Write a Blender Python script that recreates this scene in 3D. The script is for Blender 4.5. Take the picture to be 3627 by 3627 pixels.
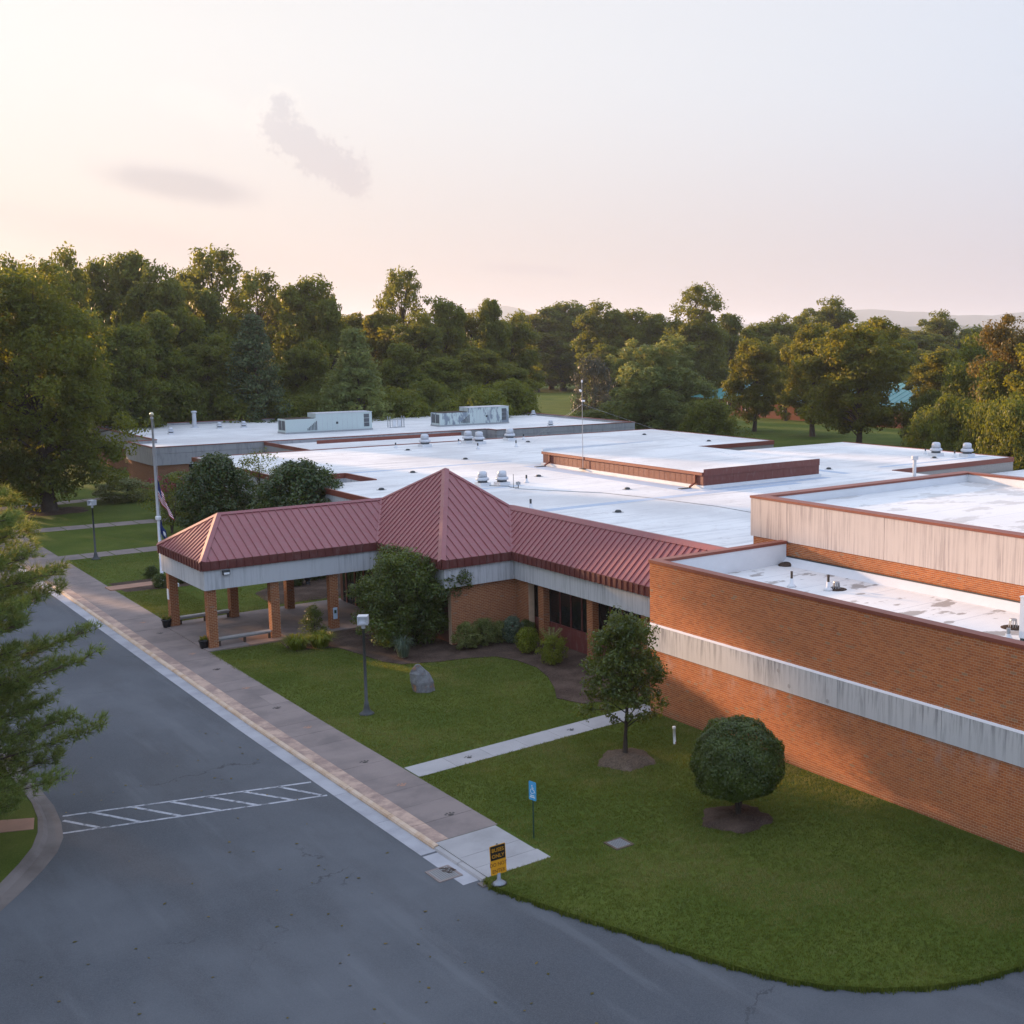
import bpy, math, random
import numpy as np
from mathutils import Vector, Matrix

S = bpy.context.scene
for o in list(bpy.data.objects):
    bpy.data.objects.remove(o, do_unlink=True)
COL = S.collection
R = math.radians

# ------------------------------------------------------------------ camera
YAW, PITCH = 0.69925, 0.144969
cam_d = bpy.data.cameras.new("camera")
cam = bpy.data.objects.new("camera", cam_d)
COL.objects.link(cam)
cam.location = (0, 0, 15.0)
cam.rotation_euler = (math.pi / 2 - PITCH, 0, -YAW)
cam_d.sensor_width = 36.0
cam_d.sensor_fit = 'HORIZONTAL'
cam_d.lens = 4297.0 / 3627.0 * 36.0
cam_d.shift_x = (1813.5 - 2469.2) / 3627.0
cam_d.clip_start = 0.5
cam_d.clip_end = 60000
S.camera = cam

# ------------------------------------------------------------------ light
SUN_AZ, SUN_EL = R(17.0), R(9.3)          # azimuth measured from +Y towards -X
EXPOSURE = 1.0
SKY_STRENGTH = 0.12
SUN_STRENGTH = 5.0
sun_dir = Vector((-math.sin(SUN_AZ) * math.cos(SUN_EL), math.cos(SUN_AZ) * math.cos(SUN_EL), math.sin(SUN_EL)))
sl = bpy.data.lights.new("sun", 'SUN')
sl.energy = SUN_STRENGTH
sl.angle = R(1.2)
sl.color = (1.0, 0.62, 0.36)
sun = bpy.data.objects.new("sun", sl)
COL.objects.link(sun)
sun.location = (-40, 120, 60)
sun.rotation_euler = sun_dir.to_track_quat('Z', 'Y').to_euler()

S.view_settings.view_transform = 'Standard'
S.view_settings.look = 'None'
S.view_settings.exposure = EXPOSURE
S.view_settings.gamma = 1.0
S.view_settings.use_curve_mapping = False
S.render.engine = 'CYCLES'
S.render.resolution_x = 1024
S.render.resolution_y = 1024
S.cycles.max_bounces = 5
S.cycles.diffuse_bounces = 2
S.cycles.glossy_bounces = 2
S.cycles.transmission_bounces = 2
S.cycles.transparent_max_bounces = 4
S.cycles.volume_bounces = 0

# ------------------------------------------------------------------ world
W = bpy.data.worlds.new("World")
S.world = W
W.use_nodes = True
wt = W.node_tree
wt.nodes.clear()


class NT:
    """short-hand for building node trees"""
    def __init__(self, tree):
        self.t = tree

    def n(self, kind, **kw):
        nd = self.t.nodes.new(kind)
        for k, v in kw.items():
            if k.startswith('i_'):
                key = k[2:]
                key = int(key) if key.isdigit() else key.replace('_', ' ')
                nd.inputs[key].default_value = v
            else:
                setattr(nd, k, v)
        return nd

    def l(self, a, b):
        self.t.links.new(a, b)

    def m(self, op, a, b=None, c=None, clamp=False):
        nd = self.t.nodes.new('ShaderNodeMath')
        nd.operation = op
        nd.use_clamp = clamp
        for i, v in enumerate((a, b, c)):
            if v is None:
                continue
            if isinstance(v, (int, float)):
                nd.inputs[i].default_value = v
            else:
                self.t.links.new(v, nd.inputs[i])
        return nd.outputs[0]

    def mix(self, f, a, b, blend='MIX'):
        nd = self.t.nodes.new('ShaderNodeMix')
        nd.data_type = 'RGBA'
        nd.blend_type = blend
        nd.clamp_factor = True
        for sock, v in ((nd.inputs[0], f), (nd.inputs[6], a), (nd.inputs[7], b)):
            if isinstance(v, (int, float)):
                sock.default_value = v
            elif isinstance(v, (tuple, list)):
                sock.default_value = (v[0], v[1], v[2], 1)
            else:
                self.t.links.new(v, sock)
        return nd.outputs[2]

    def smooth(self, v, lo, hi):
        nd = self.t.nodes.new('ShaderNodeMapRange')
        nd.interpolation_type = 'SMOOTHSTEP'
        self.t.links.new(v, nd.inputs[0])
        nd.inputs[1].default_value = lo
        nd.inputs[2].default_value = hi
        return nd.outputs[0]

    def noise(self, vec, scale, detail=4, rough=0.55, out=0):
        nd = self.t.nodes.new('ShaderNodeTexNoise')
        nd.inputs['Scale'].default_value = scale
        nd.inputs['Detail'].default_value = detail
        nd.inputs['Roughness'].default_value = rough
        if vec is not None:
            self.t.links.new(vec, nd.inputs['Vector'])
        return nd.outputs[out]

    def mapping(self, vec, scale=(1, 1, 1), loc=(0, 0, 0), rot=(0, 0, 0)):
        nd = self.t.nodes.new('ShaderNodeMapping')
        self.t.links.new(vec, nd.inputs[0])
        nd.inputs[1].default_value = loc
        nd.inputs[2].default_value = rot
        nd.inputs[3].default_value = scale
        return nd.outputs[0]


w = NT(wt)
sky = w.n('ShaderNodeTexSky', sky_type='NISHITA', sun_disc=False, sun_elevation=SUN_EL,
          sun_rotation=-SUN_AZ, altitude=200.0, air_density=1.0, dust_density=2.2, ozone_density=1.4)
bg = w.n('ShaderNodeBackground')
bg.inputs[1].default_value = SKY_STRENGTH
wo = w.n('ShaderNodeOutputWorld')
tc = w.n('ShaderNodeTexCoord')
dirv = tc.outputs['Generated']


def dvec(px, py):
    """unit world direction towards an azimuth / elevation picked for a cloud"""
    a, e = px, py
    return Vector((math.sin(a) * math.cos(e), math.cos(a) * math.cos(e), math.sin(e)))


def tangent(az, el):
    f = dvec(az, el)
    r = Vector((math.cos(az), -math.sin(az), 0))
    u = r.cross(f)
    return f, r, u


def dot(v, c):
    nd = w.n('ShaderNodeVectorMath', operation='DOT_PRODUCT')
    w.l(v, nd.inputs[0])
    nd.inputs[1].default_value = c
    return nd.outputs['Value']


# the evening sky is veiled by thin high haze: pale and warm around the sun, bluer away from it
VK = 1.0 / (2.0 ** EXPOSURE * SKY_STRENGTH)


def ramp(fac, stops):
    nd = w.n('ShaderNodeValToRGB')
    el = nd.color_ramp.elements
    while len(el) < len(stops):
        el.new(0.5)
    for e_, (p, c) in zip(el, stops):
        e_.position = p
        e_.color = (c[0], c[1], c[2], 1)
    w.l(fac, nd.inputs[0])
    return nd.outputs[0]


sep = w.n('ShaderNodeSeparateXYZ')
w.l(dirv, sep.inputs[0])
toward = w.m('MULTIPLY_ADD', dot(dirv, sun_dir), 0.5, 0.5)
up_c = ramp(toward, ((0.0, (0.62, 0.88, 1.36)), (0.65, (0.735, 0.79, 0.91)), (0.93, (0.955, 0.925, 0.905))))
ho_c = ramp(toward, ((0.0, (0.62, 0.76, 1.05)), (0.65, (0.655, 0.575, 0.63)), (0.93, (0.79, 0.63, 0.565))))
veil = w.mix(w.smooth(sep.outputs[2], -0.02, 0.22), ho_c, up_c)
zen = w.smooth(sep.outputs[2], 0.2, 0.85)
veil = w.mix(w.m('MULTIPLY', zen, 0.85), veil, (0.98, 1.15, 1.55))
vs = w.n('ShaderNodeVectorMath', operation='SCALE')
w.l(veil, vs.inputs[0])
vs.inputs['Scale'].default_value = VK
skyc = w.mix(0.95, sky.outputs[0], vs.outputs[0])
# cloud bodies: (azimuth, elevation, half width, half height, tilt, strength, softness)


def cloud(skyc, az, el, hw, hh, tilt, dark, light, nscale, namp, soft):
    f, r, u = tangent(az, el)
    df = w.m('MAXIMUM', dot(dirv, f), 0.05)
    x = w.m('DIVIDE', dot(dirv, r), df)
    y = w.m('DIVIDE', dot(dirv, u), df)
    ct, st = math.cos(tilt), math.sin(tilt)
    xr = w.m('ADD', w.m('MULTIPLY', x, ct / hw), w.m('MULTIPLY', y, st / hw))
    yr = w.m('SUBTRACT', w.m('MULTIPLY', y, ct / hh), w.m('MULTIPLY', x, st / hh))
    d = w.m('SQRT', w.m('ADD', w.m('MULTIPLY', xr, xr), w.m('MULTIPLY', yr, yr)))
    nz = w.noise(dirv, nscale, 6, 0.6)
    d = w.m('ADD', d, w.m('MULTIPLY', w.m('SUBTRACT', nz, 0.5), namp))
    mask = w.m('SUBTRACT', 1.0, w.smooth(d, 1.0 - soft, 1.0 + soft * 0.4))
    # the edge turned to the sun is bright, the body shaded
    core = w.m('SUBTRACT', 1.0, w.smooth(w.m('ADD', d, w.m('MULTIPLY', yr, 0.35)), 0.35, 1.1))
    tint = w.mix(core, light, dark)
    shaded = w.mix(1.0, skyc, tint, 'MULTIPLY')
    return w.mix(mask, skyc, shaded)




def cumulus(skyc, az, el, puffs, unit=0.000437):
    """a heap of puffs (offsets and radii in small angular units) broken up by noise"""
    f, r, u = tangent(az, el)
    df = w.m('MAXIMUM', dot(dirv, f), 0.05)
    x = w.m('DIVIDE', dot(dirv, r), df)
    y = w.m('DIVIDE', dot(dirv, u), df)
    nz = w.m('SUBTRACT', w.noise(dirv, 170.0, 7, 0.60), 0.5)
    nz2 = w.m('SUBTRACT', w.noise(dirv, 75.0, 4, 0.55), 0.5)
    best = None
    for (px, py, rx, ry) in puffs:
        a_ = w.m('MULTIPLY', w.m('SUBTRACT', x, px * unit), 1 / (rx * unit))
        b_ = w.m('MULTIPLY', w.m('SUBTRACT', y, py * unit), 1 / (ry * unit))
        d_ = w.m('SQRT', w.m('ADD', w.m('MULTIPLY', a_, a_), w.m('MULTIPLY', b_, b_)))
        best = d_ if best is None else w.m('SMOOTH_MIN', best, d_, 0.35)
    d = w.m('ADD', best, w.m('ADD', w.m('MULTIPLY', nz, 1.5), w.m('MULTIPLY', nz2, 1.3)))
    mask = w.m('SUBTRACT', 1.0, w.smooth(d, 0.55, 1.15))
    # lit from the upper left where the sun stands: bright rim there, lavender shade below
    side = w.m('ADD', w.m('MULTIPLY', x, -9.0), w.m('MULTIPLY', y, 13.0))
    core = w.m('SUBTRACT', 1.0, w.smooth(w.m('ADD', d, w.m('MULTIPLY', side, 0.55)), 0.45, 1.05))
    tint = w.mix(core, (1.05, 1.035, 1.02), (0.85, 0.84, 0.875))
    return w.mix(mask, skyc, w.mix(1.0, skyc, tint, 'MULTIPLY'))


# small cumulus with its trailing tail, a lens-shaped bank and a few wisps
skyc = cumulus(skyc, 0.3960, 0.1440, [(-38, 52, 36, 42), (-42, 20, 50, 54), (-14, 2, 54, 40), (14, -12, 50, 36), (44, -34, 58, 38), (76, -58, 34, 40)])
skyc = cloud(skyc, 0.3080, 0.1110, 0.064, 0.0150, -0.13, (0.78, 0.785, 0.83), (0.92, 0.92, 0.95), 20.0, 0.7, 0.6)
skyc = cloud(skyc, 0.3300, 0.1640, 0.046, 0.014, -0.25, (1.04, 1.03, 1.02), (1.06, 1.05, 1.04), 40.0, 1.6, 0.9)
skyc = cloud(skyc, 0.5624, 0.0520, 0.060, 0.006, -0.06, (0.93, 0.93, 0.96), (0.97, 0.97, 0.98), 24.0, 0.9, 0.9)
skyc = cloud(skyc, 0.1700, 0.0920, 0.020, 0.008, -0.25, (0.82, 0.82, 0.88), (1.0, 1.0, 1.0), 50.0, 1.4, 0.7)
skyc = cloud(skyc, 0.2600, 0.0720, 0.210, 0.022, -0.17, (0.93, 0.92, 0.94), (0.97, 0.96, 0.96), 9.0, 0.6, 1.0)
w.l(skyc, bg.inputs[0])
w.l(bg.outputs[0], wo.inputs[0])

# ------------------------------------------------------------------ helpers
rng = np.random.default_rng(7)
random.seed(7)


class MB:
    """collects boxes, prisms, tubes and lathes into one mesh object"""
    def __init__(self):
        self.v, self.f, self.r = [], [], []

    def poly(self, pts, rnd=0.5):
        i = len(self.v)
        self.v += [tuple(p) for p in pts]
        self.f.append(tuple(range(i, i + len(pts))))
        self.r.append(rnd)
        return self

    def box(self, x0, x1, y0, y1, z0, z1, rnd=0.5):
        i = len(self.v)
        self.v += [(x0, y0, z0), (x1, y0, z0), (x1, y1, z0), (x0, y1, z0), (x0, y0, z1), (x1, y0, z1), (x1, y1, z1), (x0, y1, z1)]
        for q in ((3, 2, 1, 0), (4, 5, 6, 7), (0, 1, 5, 4), (1, 2, 6, 5), (2, 3, 7, 6), (3, 0, 4, 7)):
            self.f.append(tuple(i + k for k in q))
            self.r.append(rnd)
        return self

    def prism(self, pts, z0, z1, rnd=0.5):
        """upright prism over a ground outline (counter-clockwise)"""
        n = len(pts)
        i = len(self.v)
        self.v += [(p[0], p[1], z0) for p in pts] + [(p[0], p[1], z1) for p in pts]
        self.f.append(tuple(i + n + k for k in range(n)))
        self.f.append(tuple(i + k for k in reversed(range(n))))
        self.r += [rnd, rnd]
        for k in range(n):
            k2 = (k + 1) % n
            self.f.append((i + k, i + k2, i + n + k2, i + n + k))
            self.r.append(rnd)
        return self

    def slab(self, pts, nrm, t, rnd=0.5):
        """flat polygon thickened by t against its normal"""
        n = len(pts)
        i = len(self.v)
        nv = Vector(nrm).normalized() * t
        self.v += [tuple(p) for p in pts] + [tuple(Vector(p) - nv) for p in pts]
        self.f.append(tuple(i + k for k in range(n)))
        self.f.append(tuple(i + n + k for k in reversed(range(n))))
        self.r += [rnd, rnd]
        for k in range(n):
            k2 = (k + 1) % n
            self.f.append((i + k2, i + k, i + n + k, i + n + k2))
            self.r.append(rnd)
        return self

    def bar(self, a, b, wdt, hgt, up=(0, 0, 1), rnd=0.5):
        """rectangular bar from a to b"""
        a, b = Vector(a), Vector(b)
        d = (b - a).normalized()
        u = Vector(up)
        s = d.cross(u)
        if s.length < 1e-4:
            s = d.cross(Vector((1, 0, 0)))
        s.normalize()
        u = s.cross(d).normalized()
        i = len(self.v)
        for p in (a, b):
            for ks, ku in ((-1, -1), (1, -1), (1, 1), (-1, 1)):
                self.v.append(tuple(p + s * ks * wdt / 2 + u * ku * hgt / 2))
        for q in ((0, 1, 2, 3), (7, 6, 5, 4), (0, 4, 5, 1), (1, 5, 6, 2), (2, 6, 7, 3), (3, 7, 4, 0)):
            self.f.append(tuple(i + k for k in q))
            self.r.append(rnd)
        return self

    def tube(self, pts, rad, n=8, cap=True, rnd=0.5):
        pts = [Vector(p) for p in pts]
        if isinstance(rad, (int, float)):
            rad = [rad] * len(pts)
        base = len(self.v)
        for k, p in enumerate(pts):
            d = (pts[min(k + 1, len(pts) - 1)] - pts[max(k - 1, 0)])
            if d.length < 1e-6:
                d = Vector((0, 0, 1))
            d.normalize()
            s = d.cross(Vector((0.31, 0.95, 0.05)) if abs(d.z) > 0.9 else Vector((0, 0, 1))).normalized()
            t = s.cross(d)
            for j in range(n):
                a = 2 * math.pi * j / n
                self.v.append(tuple(p + (s * math.cos(a) + t * math.sin(a)) * rad[k]))
        for k in range(len(pts) - 1):
            for j in range(n):
                j2 = (j + 1) % n
                self.f.append((base + k * n + j, base + k * n + j2, base + (k + 1) * n + j2, base + (k + 1) * n + j))
                self.r.append(rnd)
        if cap:
            self.f.append(tuple(base + j for j in range(n)))
            self.f.append(tuple(base + (len(pts) - 1) * n + j for j in reversed(range(n))))
            self.r += [rnd, rnd]
        return self

    def lathe(self, prof, c=(0, 0, 0), n=16, rnd=0.5):
        base = len(self.v)
        for (r_, z) in prof:
            for j in range(n):
                a = 2 * math.pi * j / n
                self.v.append((c[0] + r_ * math.cos(a), c[1] + r_ * math.sin(a), c[2] + z))
        for k in range(len(prof) - 1):
            for j in range(n):
                j2 = (j + 1) % n
                self.f.append((base + k * n + j, base + k * n + j2, base + (k + 1) * n + j2, base + (k + 1) * n + j))
                self.r.append(rnd)
        self.f.append(tuple(base + j for j in reversed(range(n))))
        self.f.append(tuple(base + (len(prof) - 1) * n + j for j in range(n)))
        self.r += [rnd, rnd]
        return self

    def mesh(self, name, mat, smooth=False):
        me = bpy.data.meshes.new(name)
        me.from_pydata(self.v, [], self.f)
        at = me.attributes.new('rnd', 'FLOAT', 'FACE')
        at.data.foreach_set('value', self.r)
        if mat is not None:
            me.materials.append(mat)
        if smooth:
            me.polygons.foreach_set('use_smooth', [True] * len(me.polygons))
        me.update()
        return me

    def obj(self, name, mat, parent=None, smooth=False):
        return link(name, self.mesh(name, mat, smooth), parent)


def link(name, me, parent=None):
    o = bpy.data.objects.new(name, me)
    COL.objects.link(o)
    if parent is not None:
        o.parent = parent
        o.matrix_parent_inverse = Matrix.Translation(-Vector(parent_world(parent)))
    return o


def parent_world(p):
    if p is None:
        return Vector((0, 0, 0))
    off = p.matrix_parent_inverse.translation if p.parent is not None else Vector((0, 0, 0))
    return parent_world(p.parent) + off + Vector(p.location)


def tag(o, label=None, cat=None, group=None, kind=None):
    if label:
        o['label'] = label
    if cat:
        o['category'] = cat
    if group:
        o['group'] = group
    if kind:
        o['kind'] = kind
    return o


def thing(name, loc, label, cat, group=None):
    """an Empty at a thing's base; parts are built in world coordinates or local ones (child())"""
    o = bpy.data.objects.new(name, None)
    o.empty_display_size = 0.3
    COL.objects.link(o)
    o.location = loc
    return tag(o, label, cat, group)


def child(name, me, parent, loc=(0, 0, 0), rot=(0, 0, 0), scale=(1, 1, 1)):
    """a part in its thing's own coordinates"""
    o = bpy.data.objects.new(name, me)
    COL.objects.link(o)
    o.parent = parent
    o.location = loc
    o.rotation_euler = rot
    o.scale = scale
    return o


def copy_tree(src, loc, rotz=0.0, scale=1.0, label=None, group=None):
    c = src.copy()
    COL.objects.link(c)
    c.location = loc
    c.rotation_euler = (0, 0, rotz)
    c.scale = (scale, scale, scale) if isinstance(scale, (int, float)) else scale
    if label:
        c['label'] = label
    if group:
        c['group'] = group

    def rec(a, b):
        for ch in [x for x in bpy.data.objects if x.parent == a]:
            d = ch.copy()
            COL.objects.link(d)
            d.parent = b
            rec(ch, d)
    rec(src, c)
    return c


def np_mesh(name, co, nper, rnd, mat, smooth=False):
    """mesh of separate n-gons from an (N, nper, 3) array with a per-face value"""
    n = co.shape[0]
    me = bpy.data.meshes.new(name)
    me.vertices.add(n * nper)
    me.vertices.foreach_set('co', np.ascontiguousarray(co, dtype=np.float32).ravel())
    me.loops.add(n * nper)
    me.loops.foreach_set('vertex_index', np.arange(n * nper, dtype=np.int32))
    me.polygons.add(n)
    me.polygons.foreach_set('loop_start', np.arange(0, n * nper, nper, dtype=np.int32))
    me.update(calc_edges=True)
    at = me.attributes.new('rnd', 'FLOAT', 'FACE')
    at.data.foreach_set('value', np.asarray(rnd, dtype=np.float32))
    me.materials.append(mat)
    if smooth:
        me.polygons.foreach_set('use_smooth', np.ones(n, dtype=bool))
    return me


# ------------------------------------------------------------------ materials
MATS = {}


def base_mat(name, rough=0.8, spec=0.3, metallic=0.0):
    m = bpy.data.materials.new(name)
    m.use_nodes = True
    t = NT(m.node_tree)
    p = m.node_tree.nodes['Principled BSDF']
    p.inputs['Roughness'].default_value = rough
    p.inputs['Specular IOR Level'].default_value = spec
    p.inputs['Metallic'].default_value = metallic
    MATS[name] = m
    return m, t, p


def geo_pos(t):
    return t.n('ShaderNodeNewGeometry').outputs['Position']


def bump(t, p, h, strength=0.3, dist=0.02):
    b = t.n('ShaderNodeBump')
    b.inputs['Strength'].default_value = strength
    b.inputs['Distance'].default_value = dist
    t.l(h, b.inputs['Height'])
    t.l(b.outputs[0], p.inputs['Normal'])


def plain(name, c, rough=0.7, spec=0.3, metallic=0.0, var=0.12, scale=3.0, bmp=0.0):
    m, t, p = base_mat(name, rough, spec, metallic)
    pos = geo_pos(t)
    n = t.noise(pos, scale, 5, 0.6)
    f = t.m('MULTIPLY_ADD', n, 2.0 * var, 1.0 - var)
    v = t.n('ShaderNodeVectorMath', operation='SCALE')
    v.inputs[0].default_value = c
    t.l(f, v.inputs['Scale'])
    t.l(v.outputs[0], p.inputs['Base Color'])
    if bmp:
        bump(t, p, t.noise(pos, scale * 12, 3), bmp, 0.01)
    return m


def attr(t, name='rnd'):
    return t.n('ShaderNodeAttribute', attribute_name=name).outputs['Fac']


def tramp(t, fac, stops):
    nd = t.n('ShaderNodeValToRGB')
    el = nd.color_ramp.elements
    while len(el) < len(stops):
        el.new(0.5)
    for e_, (q, c) in zip(el, stops):
        e_.position = q
        e_.color = (c[0], c[1], c[2], 1)
    t.l(fac, nd.inputs[0])
    return nd.outputs[0]


def zof(t, pos):
    s = t.n('ShaderNodeSeparateXYZ')
    t.l(pos, s.inputs[0])
    return s.outputs


def make_brick(name, stain_z=None, tint=(1, 1, 1)):
    m, t, p = base_mat(name, 0.85, 0.2)
    pos = geo_pos(t)
    a = attr(t)
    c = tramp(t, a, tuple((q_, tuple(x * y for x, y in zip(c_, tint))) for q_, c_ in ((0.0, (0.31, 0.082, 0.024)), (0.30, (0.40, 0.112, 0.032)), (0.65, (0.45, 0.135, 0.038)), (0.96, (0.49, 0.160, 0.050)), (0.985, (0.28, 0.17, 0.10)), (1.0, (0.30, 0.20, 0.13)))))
    big = t.noise(pos, 0.55, 3, 0.5)
    c = t.mix(t.m('MULTIPLY', t.smooth(big, 0.35, 0.7), 0.35), c, (0.29, 0.105, 0.042))
    fine = t.noise(pos, 60, 2, 0.6)
    c = t.mix(t.m('MULTIPLY', fine, 0.30), c, (0.46, 0.20, 0.09))
    if stain_z is not None:
        z = zof(t, pos)[2]
        near = t.smooth(z, stain_z - 1.3, stain_z)
        st = t.noise(t.mapping(pos, (1.0, 1.0, 0.45)), 1.3, 4, 0.65)
        c = t.mix(t.m('MULTIPLY', t.m('MULTIPLY', near, t.smooth(st, 0.50, 0.75)), 0.55), c, (0.50, 0.42, 0.40))
        low = t.m('SUBTRACT', 1.0, t.smooth(z, 0.05, 0.55))
        c = t.mix(t.m('MULTIPLY', low, 0.55), c, (0.23, 0.105, 0.058))
    t.l(c, p.inputs['Base Color'])
    bump(t, p, fine, 0.25, 0.004)
    return m


def make_streaked(name, c, streak, amount, xscale=(2.2, 2.2, 0.16), top=None):
    """weathered concrete with dark run-off streaks"""
    m, t, p = base_mat(name, 0.88, 0.25)
    pos = geo_pos(t)
    n1 = t.noise(t.mapping(pos, xscale), 2.4, 6, 0.7)
    n2 = t.noise(t.mapping(pos, (0.35, 0.35, 0.25)), 1.2, 3)
    s = t.m('MULTIPLY', t.smooth(n1, 0.44, 0.62), t.smooth(n2, 0.28, 0.58))
    if top is not None:
        z = zof(t, pos)[2]
        s = t.m('MULTIPLY', s, t.m('MULTIPLY_ADD', t.smooth(z, top - top_h[name], top), 0.75, 0.25))
    col = t.mix(t.m('MULTIPLY', s, amount), c, streak)
    g = t.noise(pos, 22, 4, 0.6)
    col = t.mix(t.m('MULTIPLY', g, 0.22), col, tuple(x * 0.72 for x in c))
    t.l(col, p.inputs['Base Color'])
    bump(t, p, g, 0.15, 0.01)
    return m


top_h = {'wing_concrete': 1.3, 'gym_concrete': 2.2, 'fascia_concrete': 1.1}
make_brick('brick', 2.61)
make_brick('brick_plain', None)
make_brick('brick_shaded', None, (0.66, 0.80, 1.05))  # same brick, browner: the entrance shade is tinted into the colour
plain('mortar', (0.58, 0.41, 0.28), 0.95, 0.1, var=0.25, scale=4)
make_streaked('wing_concrete', (0.54, 0.54, 0.54), (0.13, 0.13, 0.14), 0.75, (3.4, 3.4, 0.22), top=3.7)
make_streaked('gym_concrete', (0.57, 0.51, 0.475), (0.27, 0.23, 0.23), 0.7, (4.2, 4.2, 0.13), top=None)
make_streaked('fascia_concrete', (0.53, 0.54, 0.55), (0.26, 0.27, 0.28), 0.65, (3.0, 3.0, 0.14), top=None)
make_streaked('grey_concrete', (0.36, 0.36, 0.37), (0.22, 0.22, 0.23), 0.5, (1.5, 1.5, 0.3))
plain('aggregate', (0.34, 0.31, 0.28), 0.95, 0.1, var=0.45, scale=18, bmp=0.5)
plain('coping_metal', (0.215, 0.062, 0.040), 0.5, 0.4, var=0.18, scale=1.2)


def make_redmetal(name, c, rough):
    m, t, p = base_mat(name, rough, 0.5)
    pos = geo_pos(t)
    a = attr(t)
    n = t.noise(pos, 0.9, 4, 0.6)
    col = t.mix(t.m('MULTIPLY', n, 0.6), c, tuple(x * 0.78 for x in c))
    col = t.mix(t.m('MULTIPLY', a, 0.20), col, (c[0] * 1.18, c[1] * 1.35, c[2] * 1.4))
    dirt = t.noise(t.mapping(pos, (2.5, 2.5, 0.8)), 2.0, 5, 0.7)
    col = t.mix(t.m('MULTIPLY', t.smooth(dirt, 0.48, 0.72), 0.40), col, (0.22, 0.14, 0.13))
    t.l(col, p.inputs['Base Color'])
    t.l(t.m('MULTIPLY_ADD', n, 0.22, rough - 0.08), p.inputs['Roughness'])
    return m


make_redmetal('red_metal', (0.27, 0.078, 0.082), 0.42)
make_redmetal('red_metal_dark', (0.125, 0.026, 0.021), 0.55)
make_redmetal('red_wall', (0.165, 0.046, 0.034), 0.6)


def make_membrane(name, dirt_amt, stain_amt, c=(0.79, 0.785, 0.76)):
    m, t, p = base_mat(name, 0.55, 0.3)
    pos = geo_pos(t)
    n1 = t.noise(pos, 0.12, 5, 0.6)
    n2 = t.noise(pos, 1.6, 5, 0.65)
    n3 = t.noise(t.mapping(pos, (0.25, 2.2, 1.0)), 0.5, 4, 0.6)
    col = t.mix(t.m('MULTIPLY', t.smooth(n1, 0.38, 0.70), dirt_amt), c, (0.60, 0.59, 0.575))
    col = t.mix(t.m('MULTIPLY', t.smooth(n3, 0.48, 0.75), dirt_amt * 0.8), col, (0.50, 0.495, 0.49))
    col = t.mix(t.m('MULTIPLY', t.smooth(n2, 0.56, 0.70), dirt_amt * 0.5), col, (0.48, 0.46, 0.44))
    if stain_amt:
        v = t.n('ShaderNodeTexVoronoi')
        v.inputs['Scale'].default_value = 0.85
        v.inputs['Randomness'].default_value = 1.0
        t.l(t.mapping(pos, (0.75, 1.35, 1.0)), v.inputs['Vector'])
        wob = t.m('MULTIPLY_ADD', t.noise(pos, 3.0, 4, 0.6), 0.30, -0.15)
        d = t.m('ADD', v.outputs['Distance'], wob)
        sz = zof(t, v.outputs['Color'])[0]
        spot = t.m('SUBTRACT', 1.0, t.smooth(t.m('SUBTRACT', d, t.m('MULTIPLY', sz, 0.13)), 0.02, 0.085))
        pud = t.smooth(t.noise(t.mapping(pos, (0.5, 0.9, 1)), 0.75, 5, 0.62), 0.555, 0.60)
        col = t.mix(t.m('MULTIPLY', t.m('MAXIMUM', spot, pud), stain_amt), col, (0.27, 0.235, 0.205))
    # welded seams of the sheets every 2.4 m
    s = zof(t, pos)
    fr = t.m('ABSOLUTE', t.m('SUBTRACT', t.m('FRACT', t.m('MULTIPLY', s[1], 1 / 2.44)), 0.5))
    seam = t.m('SUBTRACT', 1.0, t.smooth(fr, 0.004, 0.014))
    col = t.mix(t.m('MULTIPLY', seam, 0.6), col, (0.42, 0.43, 0.45))
    t.l(col, p.inputs['Base Color'])
    bump(t, p, t.m('ADD', t.m('MULTIPLY', n2, 0.3), n1), 0.2, 0.05)
    return m


make_membrane('membrane', 1.0, 0.0)
make_membrane('membrane_gym', 0.35, 0.35)
make_membrane('membrane_stained', 0.35, 0.80)
plain('membrane_pad', (0.44, 0.51, 0.60), 0.6, 0.3, var=0.12, scale=0.8)
plain('parapet_white', (0.70, 0.71, 0.72), 0.55, 0.3, var=0.10, scale=1.5)
plain('dark_gap', (0.03, 0.03, 0.03), 0.9, 0.1)
plain('grey_metal', (0.36, 0.37, 0.38), 0.45, 0.5, metallic=0.5, var=0.15, scale=4)
plain('galvanised', (0.55, 0.57, 0.60), 0.42, 0.5, metallic=0.35, var=0.15, scale=3)
plain('steel_dull', (0.26, 0.28, 0.31), 0.5, 0.5, metallic=0.3, var=0.2, scale=4)
plain('white_paint', (0.72, 0.73, 0.74), 0.5, 0.4, var=0.08, scale=3)
plain('dark_iron', (0.05, 0.055, 0.055), 0.55, 0.4, var=0.3, scale=5)
plain('black_plastic', (0.018, 0.018, 0.02), 0.5, 0.4)
plain('weathered_wood', (0.36, 0.35, 0.34), 0.85, 0.2, var=0.3, scale=6)


def make_rtu(name):
    m, t, p = base_mat(name, 0.5, 0.4)
    pos = geo_pos(t)
    a = attr(t)
    n = t.noise(t.mapping(pos, (1.2, 1.2, 0.35)), 1.1, 5, 0.65)
    c = t.mix(t.m('MULTIPLY', t.smooth(n, 0.50, 0.56), a), (0.52, 0.60, 0.58), (0.22, 0.26, 0.30))
    t.l(c, p.inputs['Base Color'])
    return m


make_rtu('unit_paint')
plain('louvre_dark', (0.10, 0.11, 0.12), 0.7, 0.3, var=0.3, scale=3)


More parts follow.
